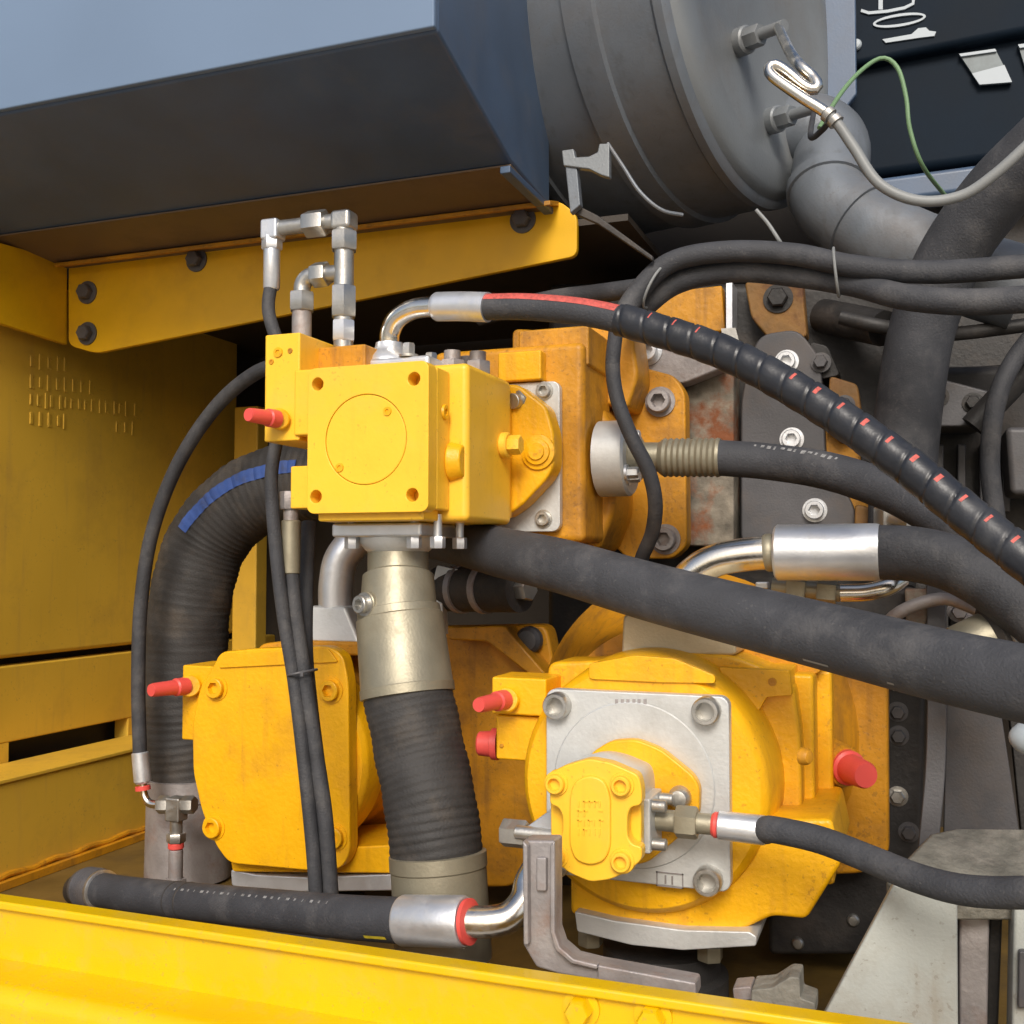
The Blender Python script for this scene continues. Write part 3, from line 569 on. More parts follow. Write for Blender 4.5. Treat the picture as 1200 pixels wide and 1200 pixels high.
# ---------------------------------------------------------------- auxiliary gear pump
gp = root('gear_pump', P(700, 1033, 1.16), 'small yellow gear pump with four socket bolts on the silver end plate', 'pump')
cov = rpoly([(644, 906), (662, 897), (690, 889), (716, 894), (748, 908), (752, 925), (752, 1008), (735, 1022), (715, 1031), (692, 1034), (668, 1024), (645, 1006)], 12)
cov2 = rpoly([(644, 906), (662, 897), (690, 889), (716, 894), (748, 908), (752, 925), (752, 944), (739, 946), (735, 956), (735, 980), (741, 990), (752, 992), (752, 1008), (735, 1022), (715, 1031), (692, 1034), (668, 1024), (645, 1006), (645, 990), (655, 987), (659, 976), (659, 956), (654, 946), (644, 943)], 6)
gcov = MB().px(cov2, 1.125, 1.1435).build('cover', Y_BLK, gp, .002, 3)
MB().px([(698 + (a - 698) * .99, 962 + (b - 962) * .99) for a, b in cov], 1.1438, 1.158).build('cover_base', Y_BLK, gp, .002, 2)
cen = P(698, 962, 1.158)
MB().px([(698 + (a - 698) * .96, 962 + (b - 962) * .965) for a, b in cov], 1.1585, 1.24).build('gear_housing', ZNP, gp, .003)
pad_ = MB().px(rpoly([(667, 934), (672, 916), (690, 908), (708, 914), (715, 934), (715, 994), (708, 1010), (691, 1015), (674, 1009), (667, 992)], 12), 1.1205, 1.13).build('raised_pad', Y_BLK, gp, .0025, 3)
lt = MB()
for r_ in range(4):
    for c_ in range(5):
        q = P(678 + c_ * 6.2 + rnd.uniform(-.8, .8), 942 + r_ * 11, 1.1205)
        if rnd.random() < .85: lt.box(q.x - .0006, q.x + .0008, 1.1193, 1.121, q.z - .003, q.z + .003)
        if rnd.random() < .5: lt.box(q.x - .0006, q.x + .004, 1.1193, 1.121, q.z + .002, q.z + .003)
lt.build('raised_lettering', Y_BLK, pad_, kind='stuff')
for px, py in ((652, 918), (729, 920), (652, 1003), (729, 1009)):
    q = P(px, py, 1.125); MB().lathe(q + Vector((0, .01, 0)), (0, -1, 0), [(0, .0140), (.0112, .0135), (.0118, .0130), (.0118, 0)], 24).build('ear', Y_BLK, gcov)
    bolt('cap', q + Vector((0, -.0015, 0)), (0, -1, 0), .0105, .008, Y_BLK, gcov)
MB().px(rpoly([(690, 884), (715, 868), (745, 866), (775, 878), (812, 908), (820, 922), (819, 956), (795, 982), (758, 1012), (720, 1016), (690, 1000), (682, 930)], 10), 1.232, 1.2475).build('flange', Y_PMP, gp, .003)
q = P(797, 934, 1.232); bolt('dome', q, (0, -1, 0), .0135, .016, STL, gp)
# right outlet: pad, screws, straight fitting
rx = P(752, 962, 1.16).x; oc = Vector((rx, 1.20, P(757, 962, 1.19).z))
MB().box(rx - .004, rx + .008, oc.y - .034, oc.y + .026, oc.z - .030, oc.z + .030).build('outlet_pad', ZNP, gp, .002)
for dy, dz in ((-.024, .021), (-.024, -.021), (.014, .021)): 
    a = oc + Vector((.008, dy, dz)); MB().cyl(a, a + Vector((.016, 0, 0)), .0068, 16, ch=.001).build('bolt', STL, gp)
MB().cyl(oc + Vector((.008, 0, 0)), oc + Vector((.038, 0, 0)), .012, 20).hexa(oc + Vector((.030, 0, 0)), oc + Vector((.054, 0, 0)), .0185).cyl(oc + Vector((.054, 0, 0)), oc + Vector((.07, 0, 0)), .0115, 20).build('outlet_fitting', BRZ, gp)
# left inlet: pad and elbow collar
lx = P(645, 962, 1.16).x; ic = Vector((lx, 1.20, P(640, 972, 1.19).z))
MB().loft([ic + Vector((.006, -.03, -.02)), ic + Vector((.006, .03, -.02)), ic + Vector((.006, .03, .035)), ic + Vector((.006, -.03, .035))], [ic + Vector((-.038, -.022, -.018)), ic + Vector((-.038, .022, -.018)), ic + Vector((-.038, .022, .002)), ic + Vector((-.038, -.022, .002))]).build('inlet_flange', ZN, gp, .002)
a = ic + Vector((-.035, -.01, -.006)); MB().cyl(ic + Vector((0, -.026, -.002)), a + Vector((-.012, -.016, .004)), .008, 16, ch=.001).hexa(a + Vector((-.004, 0, -.002)), a + Vector((-.034, 0, -.002)), .0165).build('inlet_bolt', STL, gp)
# ================================================================ REAR PUMP (left)
rp = root('rear_pump', P(340, 1040, 1.6), 'orange yellow pump with plain rounded cover plate beside the corrugated hose', 'pump')
cvp = rpoly([(258, 764), (300, 760), (385, 757), (402, 768), (408, 800), (410, 1000), (400, 1018), (380, 1022), (268, 1012), (252, 990), (236, 950), (226, 905), (225, 850), (234, 805), (250, 780)], 10)
rcv = MB().px(cvp, 1.50, 1.528).build('cover_plate', Y_PMP, rp, .003, 3)
MB().px(rpoly([(262, 766), (384, 760), (396, 776), (256, 783)], 3), 1.4965, 1.51).build('top_lip', Y_PMP, rp, .0015)
rcn = Vector((P(328, 888, 1.53).x, 1.528, P(328, 888, 1.53).z))
MB().lathe(rcn, (0, 1, 0), [(0, .154), (.006, .160), (.012, .162), (.060, .164)], 80).build('end_casing', Y_PMP, rp)
MB().lathe(rcn + Vector((0, .05, 0)), (0, 1, 0), [(.008, .150), (.12, .155), (.2, .205)], 72).build('housing', Y_OLD, rp)
MB().px(rpoly([(300, 755), (470, 735), (640, 732), (648, 770), (645, 1000), (600, 1040), (330, 1040)], 12), 1.73, 1.78).build('mounting_flange', Y_OLD, rp, .006, 3)
MB().px(rpoly([(525, 735), (590, 733), (640, 790), (632, 800), (570, 752), (525, 750)], 4), 1.68, 1.735).build('rib', Y_OLD, rp, .004)
bolt('dome', P(621, 750, 1.72), (0, -1, 0), .024, .022, DGP, rp)
for px, py in ((254, 806), (388, 809), (251, 969), (393, 981)):
    bolt('socket', P(px, py, 1.50), (0, -1, 0), .0165, .011, Y_PMP, rcv)
MB().box(P(211, 825, 1.51).x, P(262, 825, 1.51).x, 1.515, 1.60, P(230, 868, 1.515).z, P(230, 780, 1.515).z).build('valve_block', Y_PMP, rp, .003)
MB().cyl(P(222, 804, 1.516), P(222, 804, 1.498), .0185, 24, ch=.002).build('cap_seat', Y_PMP, rp)
red_cap(P(218, 804, 1.50), (-.25, -1, 0), .0135, .07, rp)
MB().px(rpoly([(268, 1000), (272, 1022), (460, 1024), (460, 990)], 4), 1.53, 1.70).build('pump_foot', Y_PMP, rp, .005)
MB().px(rpoly([(270, 1019), (300, 1025), (360, 1028), (462, 1024), (464, 1044), (300, 1046), (271, 1038)], 3), 1.535, 1.70).build('suction_flange', ZN, rp, .003)
q = P(370, 1045, 1.62); MB().cyl(q, Vector((q.x, q.y, Z(-.62))), .085, 36).build('suction_pipe', RUBB, rp)
q = P(390, 752, 1.62); MB().box(q.x - .065, q.x + .075, 1.585, 1.70, q.z - .02, q.z + .004).build('top_saddle', Y_OLD, rp, .005)
MB().loft([q + Vector((x, y, 0)) for x, y in ((-.06, -.03), (.07, -.03), (.07, .07), (-.06, .07))], [q + Vector((x, y, .062)) for x, y in ((-.035, -.02), (.035, -.02), (.035, .05), (-.035, .05))]).build('discharge_flange', ZNP, rp, .006)
pth = spline([q + Vector((0, .01, .05)), q + Vector((.0, .01, .10)), q + Vector((.012, .015, .15)), q + Vector((.06, .04, .20)), q + Vector((.14, .08, .215))], .006)
MB().tube(pth, .03, 26).build('discharge_elbow', ZN, rp)
# ================================================================ HOSES
def hose_thing(name, label, cps, r, mat, n=24, step=.007, rf=None, pname='rubber_tube', cat='hose', group=None):
    path = spline(cps, step)
    base = min(path, key=lambda v: v.z)
    h = root(name, base, label, cat, group)
    MB().tube(path, r, n, rf).build(pname, mat, h, smooth=60)
    return h, path
def sleeve(path, s0, s1, r, mat, parent, name='crimp_sleeve', ribs=0):
    p = cut(path, s0, s1); L = s1 - s0
    def rf(s, a):
        e = min(s, L - s); k = r - max(0, .004 - e) * .5
        if ribs: k += .0012 * math.sin(s / L * ribs * 2 * math.pi)
        return k
    p = spline([p[0], p[len(p) // 2], p[-1]], .0025)
    return MB().tube(p, r, 32, rf).build(name, mat, parent, smooth=50)
def plen(path): return sum((b - a).length for a, b in zip(path, path[1:]))
# ---- wrapped pressure hose from the control block top
e0 = Vector((tc.x, tc.y, tc.z + .028))
pe = [e0, e0 + Vector((.002, -.002, .018))] + PX((466, 373, 1.375), (486, 362, 1.37), (512, 359, 1.365))
wp = spline(PX((568, 360, 1.355), (620, 360, 1.345), (690, 367, 1.335), (760, 384, 1.32), (850, 414, 1.30), (950, 468, 1.27), (1050, 536, 1.24), (1130, 600, 1.215), (1200, 655, 1.19), (1270, 710, 1.17)), .005)
h = root('wrapped_hose', wp[-1], 'black pressure hose with red print and spiral guard leaving the control block top', 'hose')
tb_ = MB().tube(wp, .0178, 28).build('rubber_tube', RUB2, h, smooth=60)
MB().tube(spline(pe, .005), .0145, 24).build('elbow_tube', CHR, h, smooth=60)
sp = spline(PX((510, 359.5, 1.365), (540, 359, 1.36), (572, 360, 1.354)), .003)
MB().tube(sp, .0205, 32, lambda s, a: .0205 - max(0, .003 - s) * .6).build('crimp_sleeve', ZN, h, smooth=50)
MB().tube(cut(wp, .004, .205), .0178, 40, arc=(rad(-8), rad(46)), off=.0005, upv=(0, -.35, 1)).build('red_print', LAYR, tb_)
L0 = .205; ww = cut(spline(wp, .0016), L0, 9)
pit = .034
def wrap(s, a):
    f = (s / pit - a / (2 * math.pi)) % 1
    e = min(f, 1 - f); return .0212 - .0022 * max(0, 1 - e / .07) + .0004 * math.sin(f * 6.28)
gd_ = MB().tube(ww, .021, 36, wrap).build('spiral_guard', RUBW, h, smooth=60)
Lw = plen(ww); mk = MB(); k = 0; s = .045
while s < Lw - .02:
    seg = cut(ww, s, s + (.006 if s > .24 else .004))
    if len(seg) > 1 and not (.13 < s < .22): mk.tube(seg, .0212, 36, arc=(rad(12), rad(40)), off=.0007, upv=(0, -.4, 1))
    s += pit
mk.build('red_marks', LAYR, gd_, kind='stuff')
# ---- mid hose from the side flange of the control pump
mz = P(705, 540, 1.66).z; m0 = Vector((sX + .018, 1.632, mz))
mp = [m0 + Vector((.135, 0, -.004))] + PX((900, 541, 1.63), (970, 552, 1.60), (1040, 575, 1.55), (1100, 606, 1.50), (1160, 640, 1.46), (1240, 700, 1.42))
h, path = hose_thing('mid_hose', 'matte black hose with ribbed steel tail from the silver round flange', mp, .0275, RUB2)
MB().lathe(m0, (1, 0, 0), [(0, .036), (.014, .035), (.02, .024), (.045, .023)], 32).build('neck', BRZ, h)
MB().lathe(m0 + Vector((.045, 0, -.001)), (1, 0, -.03), [(0, .025)] + [(.004 + .0045 * i, .0305 if i % 2 else .028) for i in range(20)] + [(.094, .029)], 32).build('ribbed_tail', BRZ, h)
fine = spline(path, .0015)
for k in range(13):
    seg = cut(fine, .055 + k * .011, .055 + k * .011 + (.008 if k % 3 else .005))
    if len(seg) > 1: MB().tube(seg, .0275, 60, arc=(rad(14), rad(24 + 2 * (k % 4))), off=.0005, upv=(0, -.4, 1)).build('print_mark', WPR, h)
# ---- hose with silver sleeve from the front pump top
fz = P(795, 766, 1.42).z; fx = P(795, 740, 1.43).x
fl = root('discharge_hose', Vector((fx, 1.43, fz)), 'black hose with long silver sleeve and polished elbow above the front pump', 'hose')
MB().px(rpoly([(728, 768), (730, 722), (748, 712), (850, 716), (862, 730), (863, 768)], 5), 1.365, 1.50).build('port_block', BRZP, fl, .006, 3)
ep = spline(PX((792, 735, 1.43), (794, 705, 1.43), (806, 678, 1.43), (835, 658, 1.43), (872, 650, 1.43), (912, 647, 1.43)), .005)
MB().tube(ep, .0222, 28).build('elbow_tube', CHR, fl, smooth=60)
t = MB().lathe(P(896, 648, 1.43), P(908, 647, 1.43) - P(896, 648, 1.43), [(0, .0235), (.003, .025), (.009, .025), (.012, .0235)], 28).build('elbow_collar', BRZ, fl)
dp = spline(PX((1030, 647, 1.425), (1075, 650, 1.415), (1120, 662, 1.40), (1165, 686, 1.385), (1205, 716, 1.37), (1260, 760, 1.36)), .007)
MB().tube(dp, .0345, 30).build('rubber_tube', RUB, fl, smooth=60)
a, b = P(908, 647.5, 1.43), P(1031, 647, 1.425); L = (b - a).length
MB().lathe(a, b - a, [(0, .027), (.001, .034), (.004, .0365), (L - .004, .0365), (L, .0355), (L, .02)], 40).build('crimp_sleeve', ZN, fl)
mk = MB()
for px, py in ((952, 628), (958, 642), (985, 655)): q = P(px, py, 1.43); mk.box(q.x - .006, q.x + .006, q.y - .036, q.y - .034, q.z - .0006, q.z + .0006)
# small fittings under it
hw = root('pipe_union', P(960, 700, 1.48), 'short brassy pipe union half hidden under the silver sleeve', 'fitting')
a = P(905, 687, 1.50); b = P(985, 695, 1.50); d = (b - a).normalized()
MB().cyl(a, b, .012, 18).hexa(a + d * .02, a + d * .045, .021).hexa(a + d * .06, a + d * .085, .020).build('union_body', BRZ, hw)
MB().tube(spline(PX((985, 695, 1.50), (1015, 694, 1.50), (1040, 688, 1.50), (1056, 678, 1.52)), .005), .012, 18).build('union_tube', CHR, hw)
MB().px([(885, 682), (900, 682), (900, 690), (885, 690)], 1.52, 1.54).build('union_nut', ZN, hw, .002)
# ---- large suction hose sweeping across the front
h, path = hose_thing('sweeping_hose', 'thick dusty black hose sweeping in front of the pumps from the control block', PX((470, 622, 1.66), (535, 634, 1.52), (590, 648, 1.43), (660, 664, 1.35), (760, 693, 1.29), (880, 724, 1.24), (1000, 754, 1.18), (1100, 779, 1.135), (1200, 801, 1.09), (1290, 822, 1.05)), .0362, RUB2, 36)
for f, w in ((.745, .03), (.83, .012)):
    Lp = plen(path); a0 = rad(112)
    seg = cut(path, Lp * f, Lp * f + w * 1.5)
    if len(seg) > 1: MB().tube(seg, .0362, 90, arc=(a0, a0 + rad(5)), off=.0004, upv=(0, -.4, 1)).build('scuff_mark', CABG, h)
# ---- gear pump outlet hose
o0 = oc + Vector((.07, 0, 0))
gh = [o0 + Vector((.058, 0, -.002))] + PX((905, 972, 1.185), (960, 984, 1.165), (1020, 1007, 1.14), (1075, 1029, 1.11), (1130, 1043, 1.08), (1200, 1046, 1.05), (1280, 1040, 1.02))
h, path = hose_thing('gear_pump_hose', 'slim black hose with red collar fitted to the right of the gear pump', gh, .0142, RUB2, 24)
MB().lathe(o0, (1, 0, -.03), [(0, .012), (.003, .0142), (.006, .0142), (.0075, .011)], 24).build('red_collar', RED, h)
MB().lathe(o0 + Vector((.006, 0, 0)), (1, 0, -.03), [(0, .012), (.002, .0155), (.050, .016), (.053, .0148)], 28).build('crimp_sleeve', ZN, h)
# ---- gear pump inlet hose lying along the rail
ih = PX((108, 1041, 1.40), (150, 1048, 1.36), (220, 1056, 1.31), (320, 1066, 1.24), (400, 1074, 1.19), (476, 1079, 1.15))
h, path = hose_thing('inlet_hose', 'black hose lying behind the yellow rail with silver sleeve and red ring', ih, .0262, RUB2, 30)
a, b = P(470, 1078.5, 1.153), P(546, 1080, 1.145); L = (b - a).length
MB().lathe(a, b - a, [(0, .0265), (.001, .0275), (.004, .0288), (L - .004, .0288), (L, .027), (L, .012)], 36).build('crimp_sleeve', ZN, h)
MB().lathe(b, b - a, [(.0005, .015), (.0015, .0255), (.006, .0255), (.0075, .015)], 32).build('red_ring', RED, h)
el = spline([b] + PX((575, 1080, 1.15), (598, 1074, 1.16), (615, 1055, 1.175), (622, 1030, 1.19)) + [ic + Vector((-.012, .0, -.022))], .005)
MB().tube(el, .0178, 26).build('elbow_tube', CHR, h, smooth=60)
q = ic + Vector((-.012, 0, -.022)); MB().cyl(q + Vector((0, 0, -.022)), q + Vector((0, 0, .006)), .024, 28, ch=.002).build('elbow_collar', ZN, h)
t = (path[1] - path[0]).normalized(); q = path[0]
MB().lathe(q - t * .03, t, [(0, .027), (.004, .030)] + [(.012 + .004 * i, .0325 if i % 2 else .031) for i in range(10)] + [(.056, .029)], 32).build('end_ferrule', DGP, h)
MB().lathe(q + t * .028, t, [(0, .0285), (.001, .031), (.007, .031), (.008, .0285)], 32).build('clamp_band', STL, h)
q = q - t * .03; MB().tube(spline([q + t * .01, q - t * .03 + Vector((0, .01, -.01)), q - t * .05 + Vector((0, .05, -.03)), q - t * .05 + Vector((0, .10, -.045))], .006), .025, 24).build('tail_elbow', DRK, h)
for sfrac in (.30, .36):
    i = int(len(path) * sfrac); MB().lathe(path[i], path[i + 1] - path[i], [(0, .0262), (.001, .0268), (.003, .0268), (.004, .0262)], 30).build('band', RUBB, h)
Lp = plen(path)
MB().tube(cut(path, Lp - .055, Lp - .012), .0262, 60, arc=(rad(98), rad(108)), off=.0005, upv=(0, -.4, 1)).build('yellow_print', YPR, h)
fine = spline(path, .0015)
for k in range(22):
    seg = cut(fine, Lp * .36 + k * .0165, Lp * .36 + k * .0165 + (.004, .009, .006)[k % 3])
    if len(seg) > 1: MB().tube(seg, .0262, 60, arc=(rad(14), rad(22)), off=.0004, upv=(0, -.4, 1)).build('print_mark', WPR, h)
# ---- ribbed suction hose straight down from the control block
def ribs(p, amp, R0):
    def rf(s, a):
        f = (s / p + .06 * math.sin(a * 2 + s * 7)) % 1; return R0 + amp * (abs(math.sin(f * math.pi)) ** .6 - .5) + .0008 * math.sin(s * 90 + a * 3)
    return rf
vt = bc + Vector((0, 0, -.022)); v1 = P(467, 712, 1.34); v2 = P(478, 815, 1.325); v3 = P(513, 1000, 1.29); v4 = P(520, 1125, 1.28)
vh = root('ribbed_suction_hose', v4, 'thick ribbed black hose with steel collars hanging below the control block', 'hose')
rb = spline([v2 + (v1 - v2) * .05, P(492, 880, 1.315), P(504, 940, 1.30), P(510, 985, 1.292), v3 + (v4 - v3) * .1], .0016)
MB().tube(rb, .06, 40, ribs(.0105, .0019, .0605)).build('ribbed_tube', RUBB, vh, smooth=80)
MB().lathe(vt, v1 - vt, [(-.012, .043), (0, .043), (.030, .043), (.034, .050), ((v1 - vt).length - .004, .053), ((v1 - vt).length + .02, .056)], 40).build('neck', BRZ, vh)
L = (v2 - v1).length; MB().lathe(v1, v2 - v1, [(0, .052), (.002, .0575), (.012, .0585), (.014, .0605), (L - .014, .0635), (L - .012, .0650), (L, .0650), (L + .002, .058)], 48).build('upper_collar', BRZ, vh)
L = (v4 - v3).length; MB().lathe(v3, v4 - v3, [(-.002, .058), (0, .0640), (.018, .0640), (.02, .0625), (L, .0625)], 48).build('lower_collar', BRZ, vh)
q = P(430, 708, 1.292); d = Vector((-.35, -1, 0)).normalized()
MB().cyl(q + d * -.03, q + d * .004, .017, 24, ch=.002).build('gauge_boss', BRZ, vh); bolt('socket', q + d * .004, d, .0125, .012, STL, vh, 'gauge_plug')
# ---- big corrugated hose with blue stripe at the side wall
ch = spline(PX((395, 560, 1.78), (345, 565, 1.78), (290, 585, 1.77), (245, 632, 1.76), (224, 700, 1.75), (218, 780, 1.75), (218, 850, 1.75), (222, 912, 1.75)), .0016)
bh = root('blue_striped_hose', ch[-1], 'big black corrugated hose with a blue stripe bending down beside the wall', 'hose')
MB().tube(ch, .07, 40, ribs(.0150, .0026, .078), upv=(0, -1, .25)).build('ribbed_tube', RUBB, bh, smooth=80)
MB().tube(cut(ch, .04, .31), .07, 40, rf=lambda s, a: ribs(.0150, .0026, .078)(s + .04, a), arc=(rad(-9), rad(9)), off=.0018, upv=(0, -1, .25)).build('blue_stripe', BLU, bh)
q = ch[-1]; L = q.z - Z(-.62)
MB().lathe(q + Vector((0, 0, .006)), (0, 0, -1), [(0, .078), (.002, .083), (.04, .083), (.042, .080), (L, .082)], 44).build('steel_spigot', BAR, bh)
# ---- thin loop hose at the wall with its small elbow and tee
lh = spline(PX((345, 424, 1.50), (300, 437, 1.53), (252, 478, 1.56), (208, 545, 1.58), (178, 625, 1.59), (165, 710, 1.59), (162, 800, 1.59), (164, 884, 1.59)), .006)
h = root('loop_hose', lh[-1], 'thin black hose arching from the control block to the tee by the wall', 'hose')
MB().tube(lh, .0125, 20).build('rubber_tube', RUB, h, smooth=60)
a = lh[-1]; b = P(167, 918, 1.59); MB().lathe(a + Vector((0, 0, .004)), b - a, [(0, .0135), (.002, .0152), ((b - a).length, .0152), ((b - a).length + .004, .012)], 24).build('crimp_sleeve', ZN, h)
MB().lathe(b, b - a, [(.004, .011), (.0045, .0135), (.012, .0135), (.0125, .009)], 20).build('red_collar', RED, h)
MB().tube(spline([b] + PX((169, 932, 1.59), (175, 941, 1.59), (186, 943, 1.59), (200, 943, 1.59)), .004), .0075, 16).build('elbow_tube', CHR, h)
tf = root('tee_fitting', P(212, 1035, 1.58), 'small steel tee with nuts and red collar beside the lower hose spigot', 'fitting')
a, b = P(186, 943, 1.59), P(228, 943, 1.60); d = (b - a).normalized()
MB().hexa(a, a + d * .022, .016).hexa(b - d * .022, b, .016).cyl(a + d * .02, b - d * .02, .012, 18).build('tee_cross', STL, tf)
c = (a + b) / 2; MB().box(c.x - .015, c.x + .015, c.y - .014, c.y + .014, c.z - .028, c.z + .014).build('tee_block', STL, tf, .003)
MB().cyl(c - Vector((0, 0, .028)), c - Vector((0, 0, .055)), .011, 18).hexa(c - Vector((0, 0, .05)), c - Vector((0, 0, .066)), .017).build('tee_stem', STL, tf)
MB().cyl(c - Vector((0, 0, .066)), c - Vector((0, 0, .078)), .014, 18, ch=.002).build('red_collar', RED, tf)
MB().cyl(c - Vector((0, 0, .078)), c - Vector((0, 0, .14)), .0125, 20, ch=.002).hexa(c - Vector((0, 0, .13)), c - Vector((0, 0, .15)), .019).cyl(c - Vector((0, 0, .15)), Vector((c.x, c.y, Z(-.62))), .012, 18).build('hose_tail', BAR, tf)
# ---- fittings tree on the valve block
ft = root('pipe_fitting_tree', P(380, 400, 1.36), 'tall grey steel tree of elbows and nuts standing on the control block', 'fitting')
YF = 1.36; rzr = P(403, 330, YF).x; ztop = P(403, 258, YF).z; zbase = zb1 - .01
V = lambda px, py: P(px, py, YF)
X_ = rzr
def vcyl(x, za, zb_, r, m, name, hexn=False):
    mm = MB(); (mm.hexa if hexn else mm.cyl)(Vector((x, YF, za)), Vector((x, YF, zb_)), r); mm.build(name, m, ft, 0 if hexn else .001)
vcyl(X_, zbase, ztop - .012, .0145, STL, 'riser')
vcyl(X_, V(403, 400).z, V(403, 376).z, .0175, ZN, 'lower_nut', True)
vcyl(X_, V(403, 372).z, V(403, 336).z, .0195, STL, 'nut', True)
vcyl(X_, V(403, 294).z, V(403, 272).z, .0205, STL, 'nut', True)
MB().box(X_ - .016, X_ + .016, YF - .016, YF + .016, ztop - .016, ztop + .012).build('top_elbow', STL, ft, .006, 3)
xa = V(319, 262).x
MB().cyl(Vector((X_, YF, ztop)), Vector((xa, YF, ztop)), .0115, 20).build('cross_tube', STL, ft)
xn = V(370, 262).x; MB().hexa(Vector((xn - .016, YF, ztop)), Vector((xn + .018, YF, ztop)), .0205).build('nut', STL, ft)
MB().box(xa - .013, xa + .016, YF - .014, YF + .014, ztop - .018, ztop + .013).build('end_elbow', ZN, ft, .004, 3)
zz = V(319, 282).z; MB().hexa(Vector((xa, YF, zz + .006)), Vector((xa, YF, zz - .014)), .0155).build('nut', ZN, ft)
zt2 = V(375, 322).z; x2 = V(354, 340).x
MB().cyl(Vector((X_, YF, zt2)), Vector((x2 + .02, YF, zt2)), .012, 20).hexa(Vector((V(376, 322).x - .012, YF, zt2)), Vector((V(376, 322).x + .012, YF, zt2)), .019).build('branch_tube', STL, ft)
MB().tube(spline([Vector((x2 + .024, YF, zt2)), Vector((x2 + .010, YF, zt2 - .002)), Vector((x2 + .001, YF, zt2 - .012)), Vector((x2, YF, zt2 - .028))], .003), .0125, 20).build('branch_elbow', STL, ft)
vcyl(x2, zt2 - .052, zt2 - .024, .0195, STL, 'nut', True)
vcyl(x2, zl1 - .004, zt2 - .05, .0145, BAR, 'branch_stub')
# ---- pilot hoses
za = zz - .012
p1 = [Vector((xa, YF, za - .055)), P(320, 400, 1.345), P(317, 470, 1.34)] 
p1 = [Vector((xa, YF, za - .05)), Vector((xa + .001, 1.352, za - .10)), Vector((xl0 - .018, 1.345, zl1 - .03)), Vector((xl0 - .018, 1.335, zl0 + .03)), P(318, 560, 1.33), P(323, 640, 1.33), P(332, 720, 1.33), P(345, 800, 1.33), P(357, 900, 1.32), P(367, 1000, 1.31), P(371, 1070, 1.31)]
h, path = hose_thing('pilot_hose', 'slim black pilot hose dropping from the fitting tree past the red cap', p1, .0098, RUB, 18)
MB().lathe(Vector((xa, YF, za)), (0, 0, -1), [(0, .010), (.002, .0125), (.060, .0125), (.063, .0105)], 22).build('crimp_sleeve', ZN, h)
p2 = PX((341, 668, 1.35), (346, 720, 1.345), (356, 790, 1.34), (368, 870, 1.335), (381, 960, 1.325), (389, 1070, 1.325))
h, path = hose_thing('pilot_hose', 'slim black pilot hose with brass sleeve hanging under the lower lug', p2, .0112, RUB, 18)
a = P(341, 600, 1.35); b = P(341, 668, 1.35)
MB().hexa(a + Vector((0, 0, .03)), a + Vector((0, 0, .004)), .018).cyl(a + Vector((0, 0, .012)), a - Vector((0, 0, .02)), .011, 16).build('swivel_nut', BAR, h)
MB().lathe(a - Vector((0, 0, .012)), (0, 0, -1), [(0, .012), (.002, .0142), ((a - b).length - .008, .0142), ((a - b).length - .006, .012)], 22).build('crimp_sleeve', BRZ, h)
p3 = PX((362, 612, 1.42), (359, 680, 1.40), (358, 760, 1.378), (364, 830, 1.372), (376, 930, 1.362), (388, 1070, 1.358))
h, path = hose_thing('pilot_hose', 'slim black pilot hose in the shadow behind its brass sleeved neighbour', p3, .0112, RUB, 18)
i1 = P(346, 790, 1.316); tie = root('cable_tie', i1, 'thin black cable tie bundling the slim pilot hoses', 'cable tie')
lp = [Vector((i1.x - .003 + .0185 * math.cos(a), i1.y + .024 + .0245 * math.sin(a), i1.z + .004 * math.cos(a))) for a in [2 * math.pi * k / 32 for k in range(33)]]
MB().tube(lp, .0020, 8).build('tie_loop', DGP, tie); MB().box(i1.x + .010, i1.x + .015, i1.y - .004, i1.y - .0005, i1.z - .003, i1.z + .003).build('tie_head', DGP, tie, .001)
# ---- twin hoses running along the top
A = PX((722, 388, 1.60), (744, 347, 1.62), (785, 308, 1.63), (850, 295, 1.63), (930, 298, 1.63), (1000, 312, 1.62), (1090, 319, 1.61), (1200, 312, 1.60), (1280, 305, 1.60))
B = PX((738, 382, 1.66), (756, 358, 1.66), (795, 330, 1.66), (860, 317, 1.66), (930, 322, 1.66), (1000, 333, 1.64), (1060, 348, 1.60), (1130, 354, 1.58), (1200, 351, 1.57), (1280, 348, 1.57))
hA, pA = hose_thing('upper_twin_hose', 'black hose arching over the gearbox, upper of the tied pair', A, .0165, RUB2, 22)
hB, pB = hose_thing('lower_twin_hose', 'black hose arching over the gearbox, lower of the tied pair', B, .0185, RUB2, 22)
for px, py, s_ in ((768, 336, 60), (980, 319, 95)):
    q = P(px, py, 1.635); t = root('cable_tie', q, 'grey cable tie on the twin hoses ' + ('near the muffler saddle' if px < 800 else 'below the exhaust elbow'), 'cable tie')
    ax = Vector((math.cos(rad(s_)), 0, math.sin(rad(s_)))); side = Vector((0, 1, 0))
    lp = [q + ax * .036 * math.cos(a) + side * .030 * math.sin(a) for a in [2 * math.pi * k / 32 for k in range(33)]]
    MB().tube(lp, .0022, 8).build('tie_loop', CABG, t)
h, path = hose_thing('return_hose', 'grey hose in the shadow running left behind the red printed hose', PX((560, 372, 1.80), (640, 352, 1.80), (700, 344, 1.78), (760, 336, 1.76), (800, 330, 1.76)), .0165, RUB2, 18)
c2 = PX((722, 385, 1.545), (718, 430, 1.545), (724, 470, 1.545), (740, 512, 1.545), (760, 552, 1.55), (768, 590, 1.57), (764, 625, 1.60), (752, 655, 1.63), (745, 690, 1.66))
h, path = hose_thing('drain_hose', 'thin black drain hose curling down in front of the silver round flange', c2, .0112, RUB, 18)
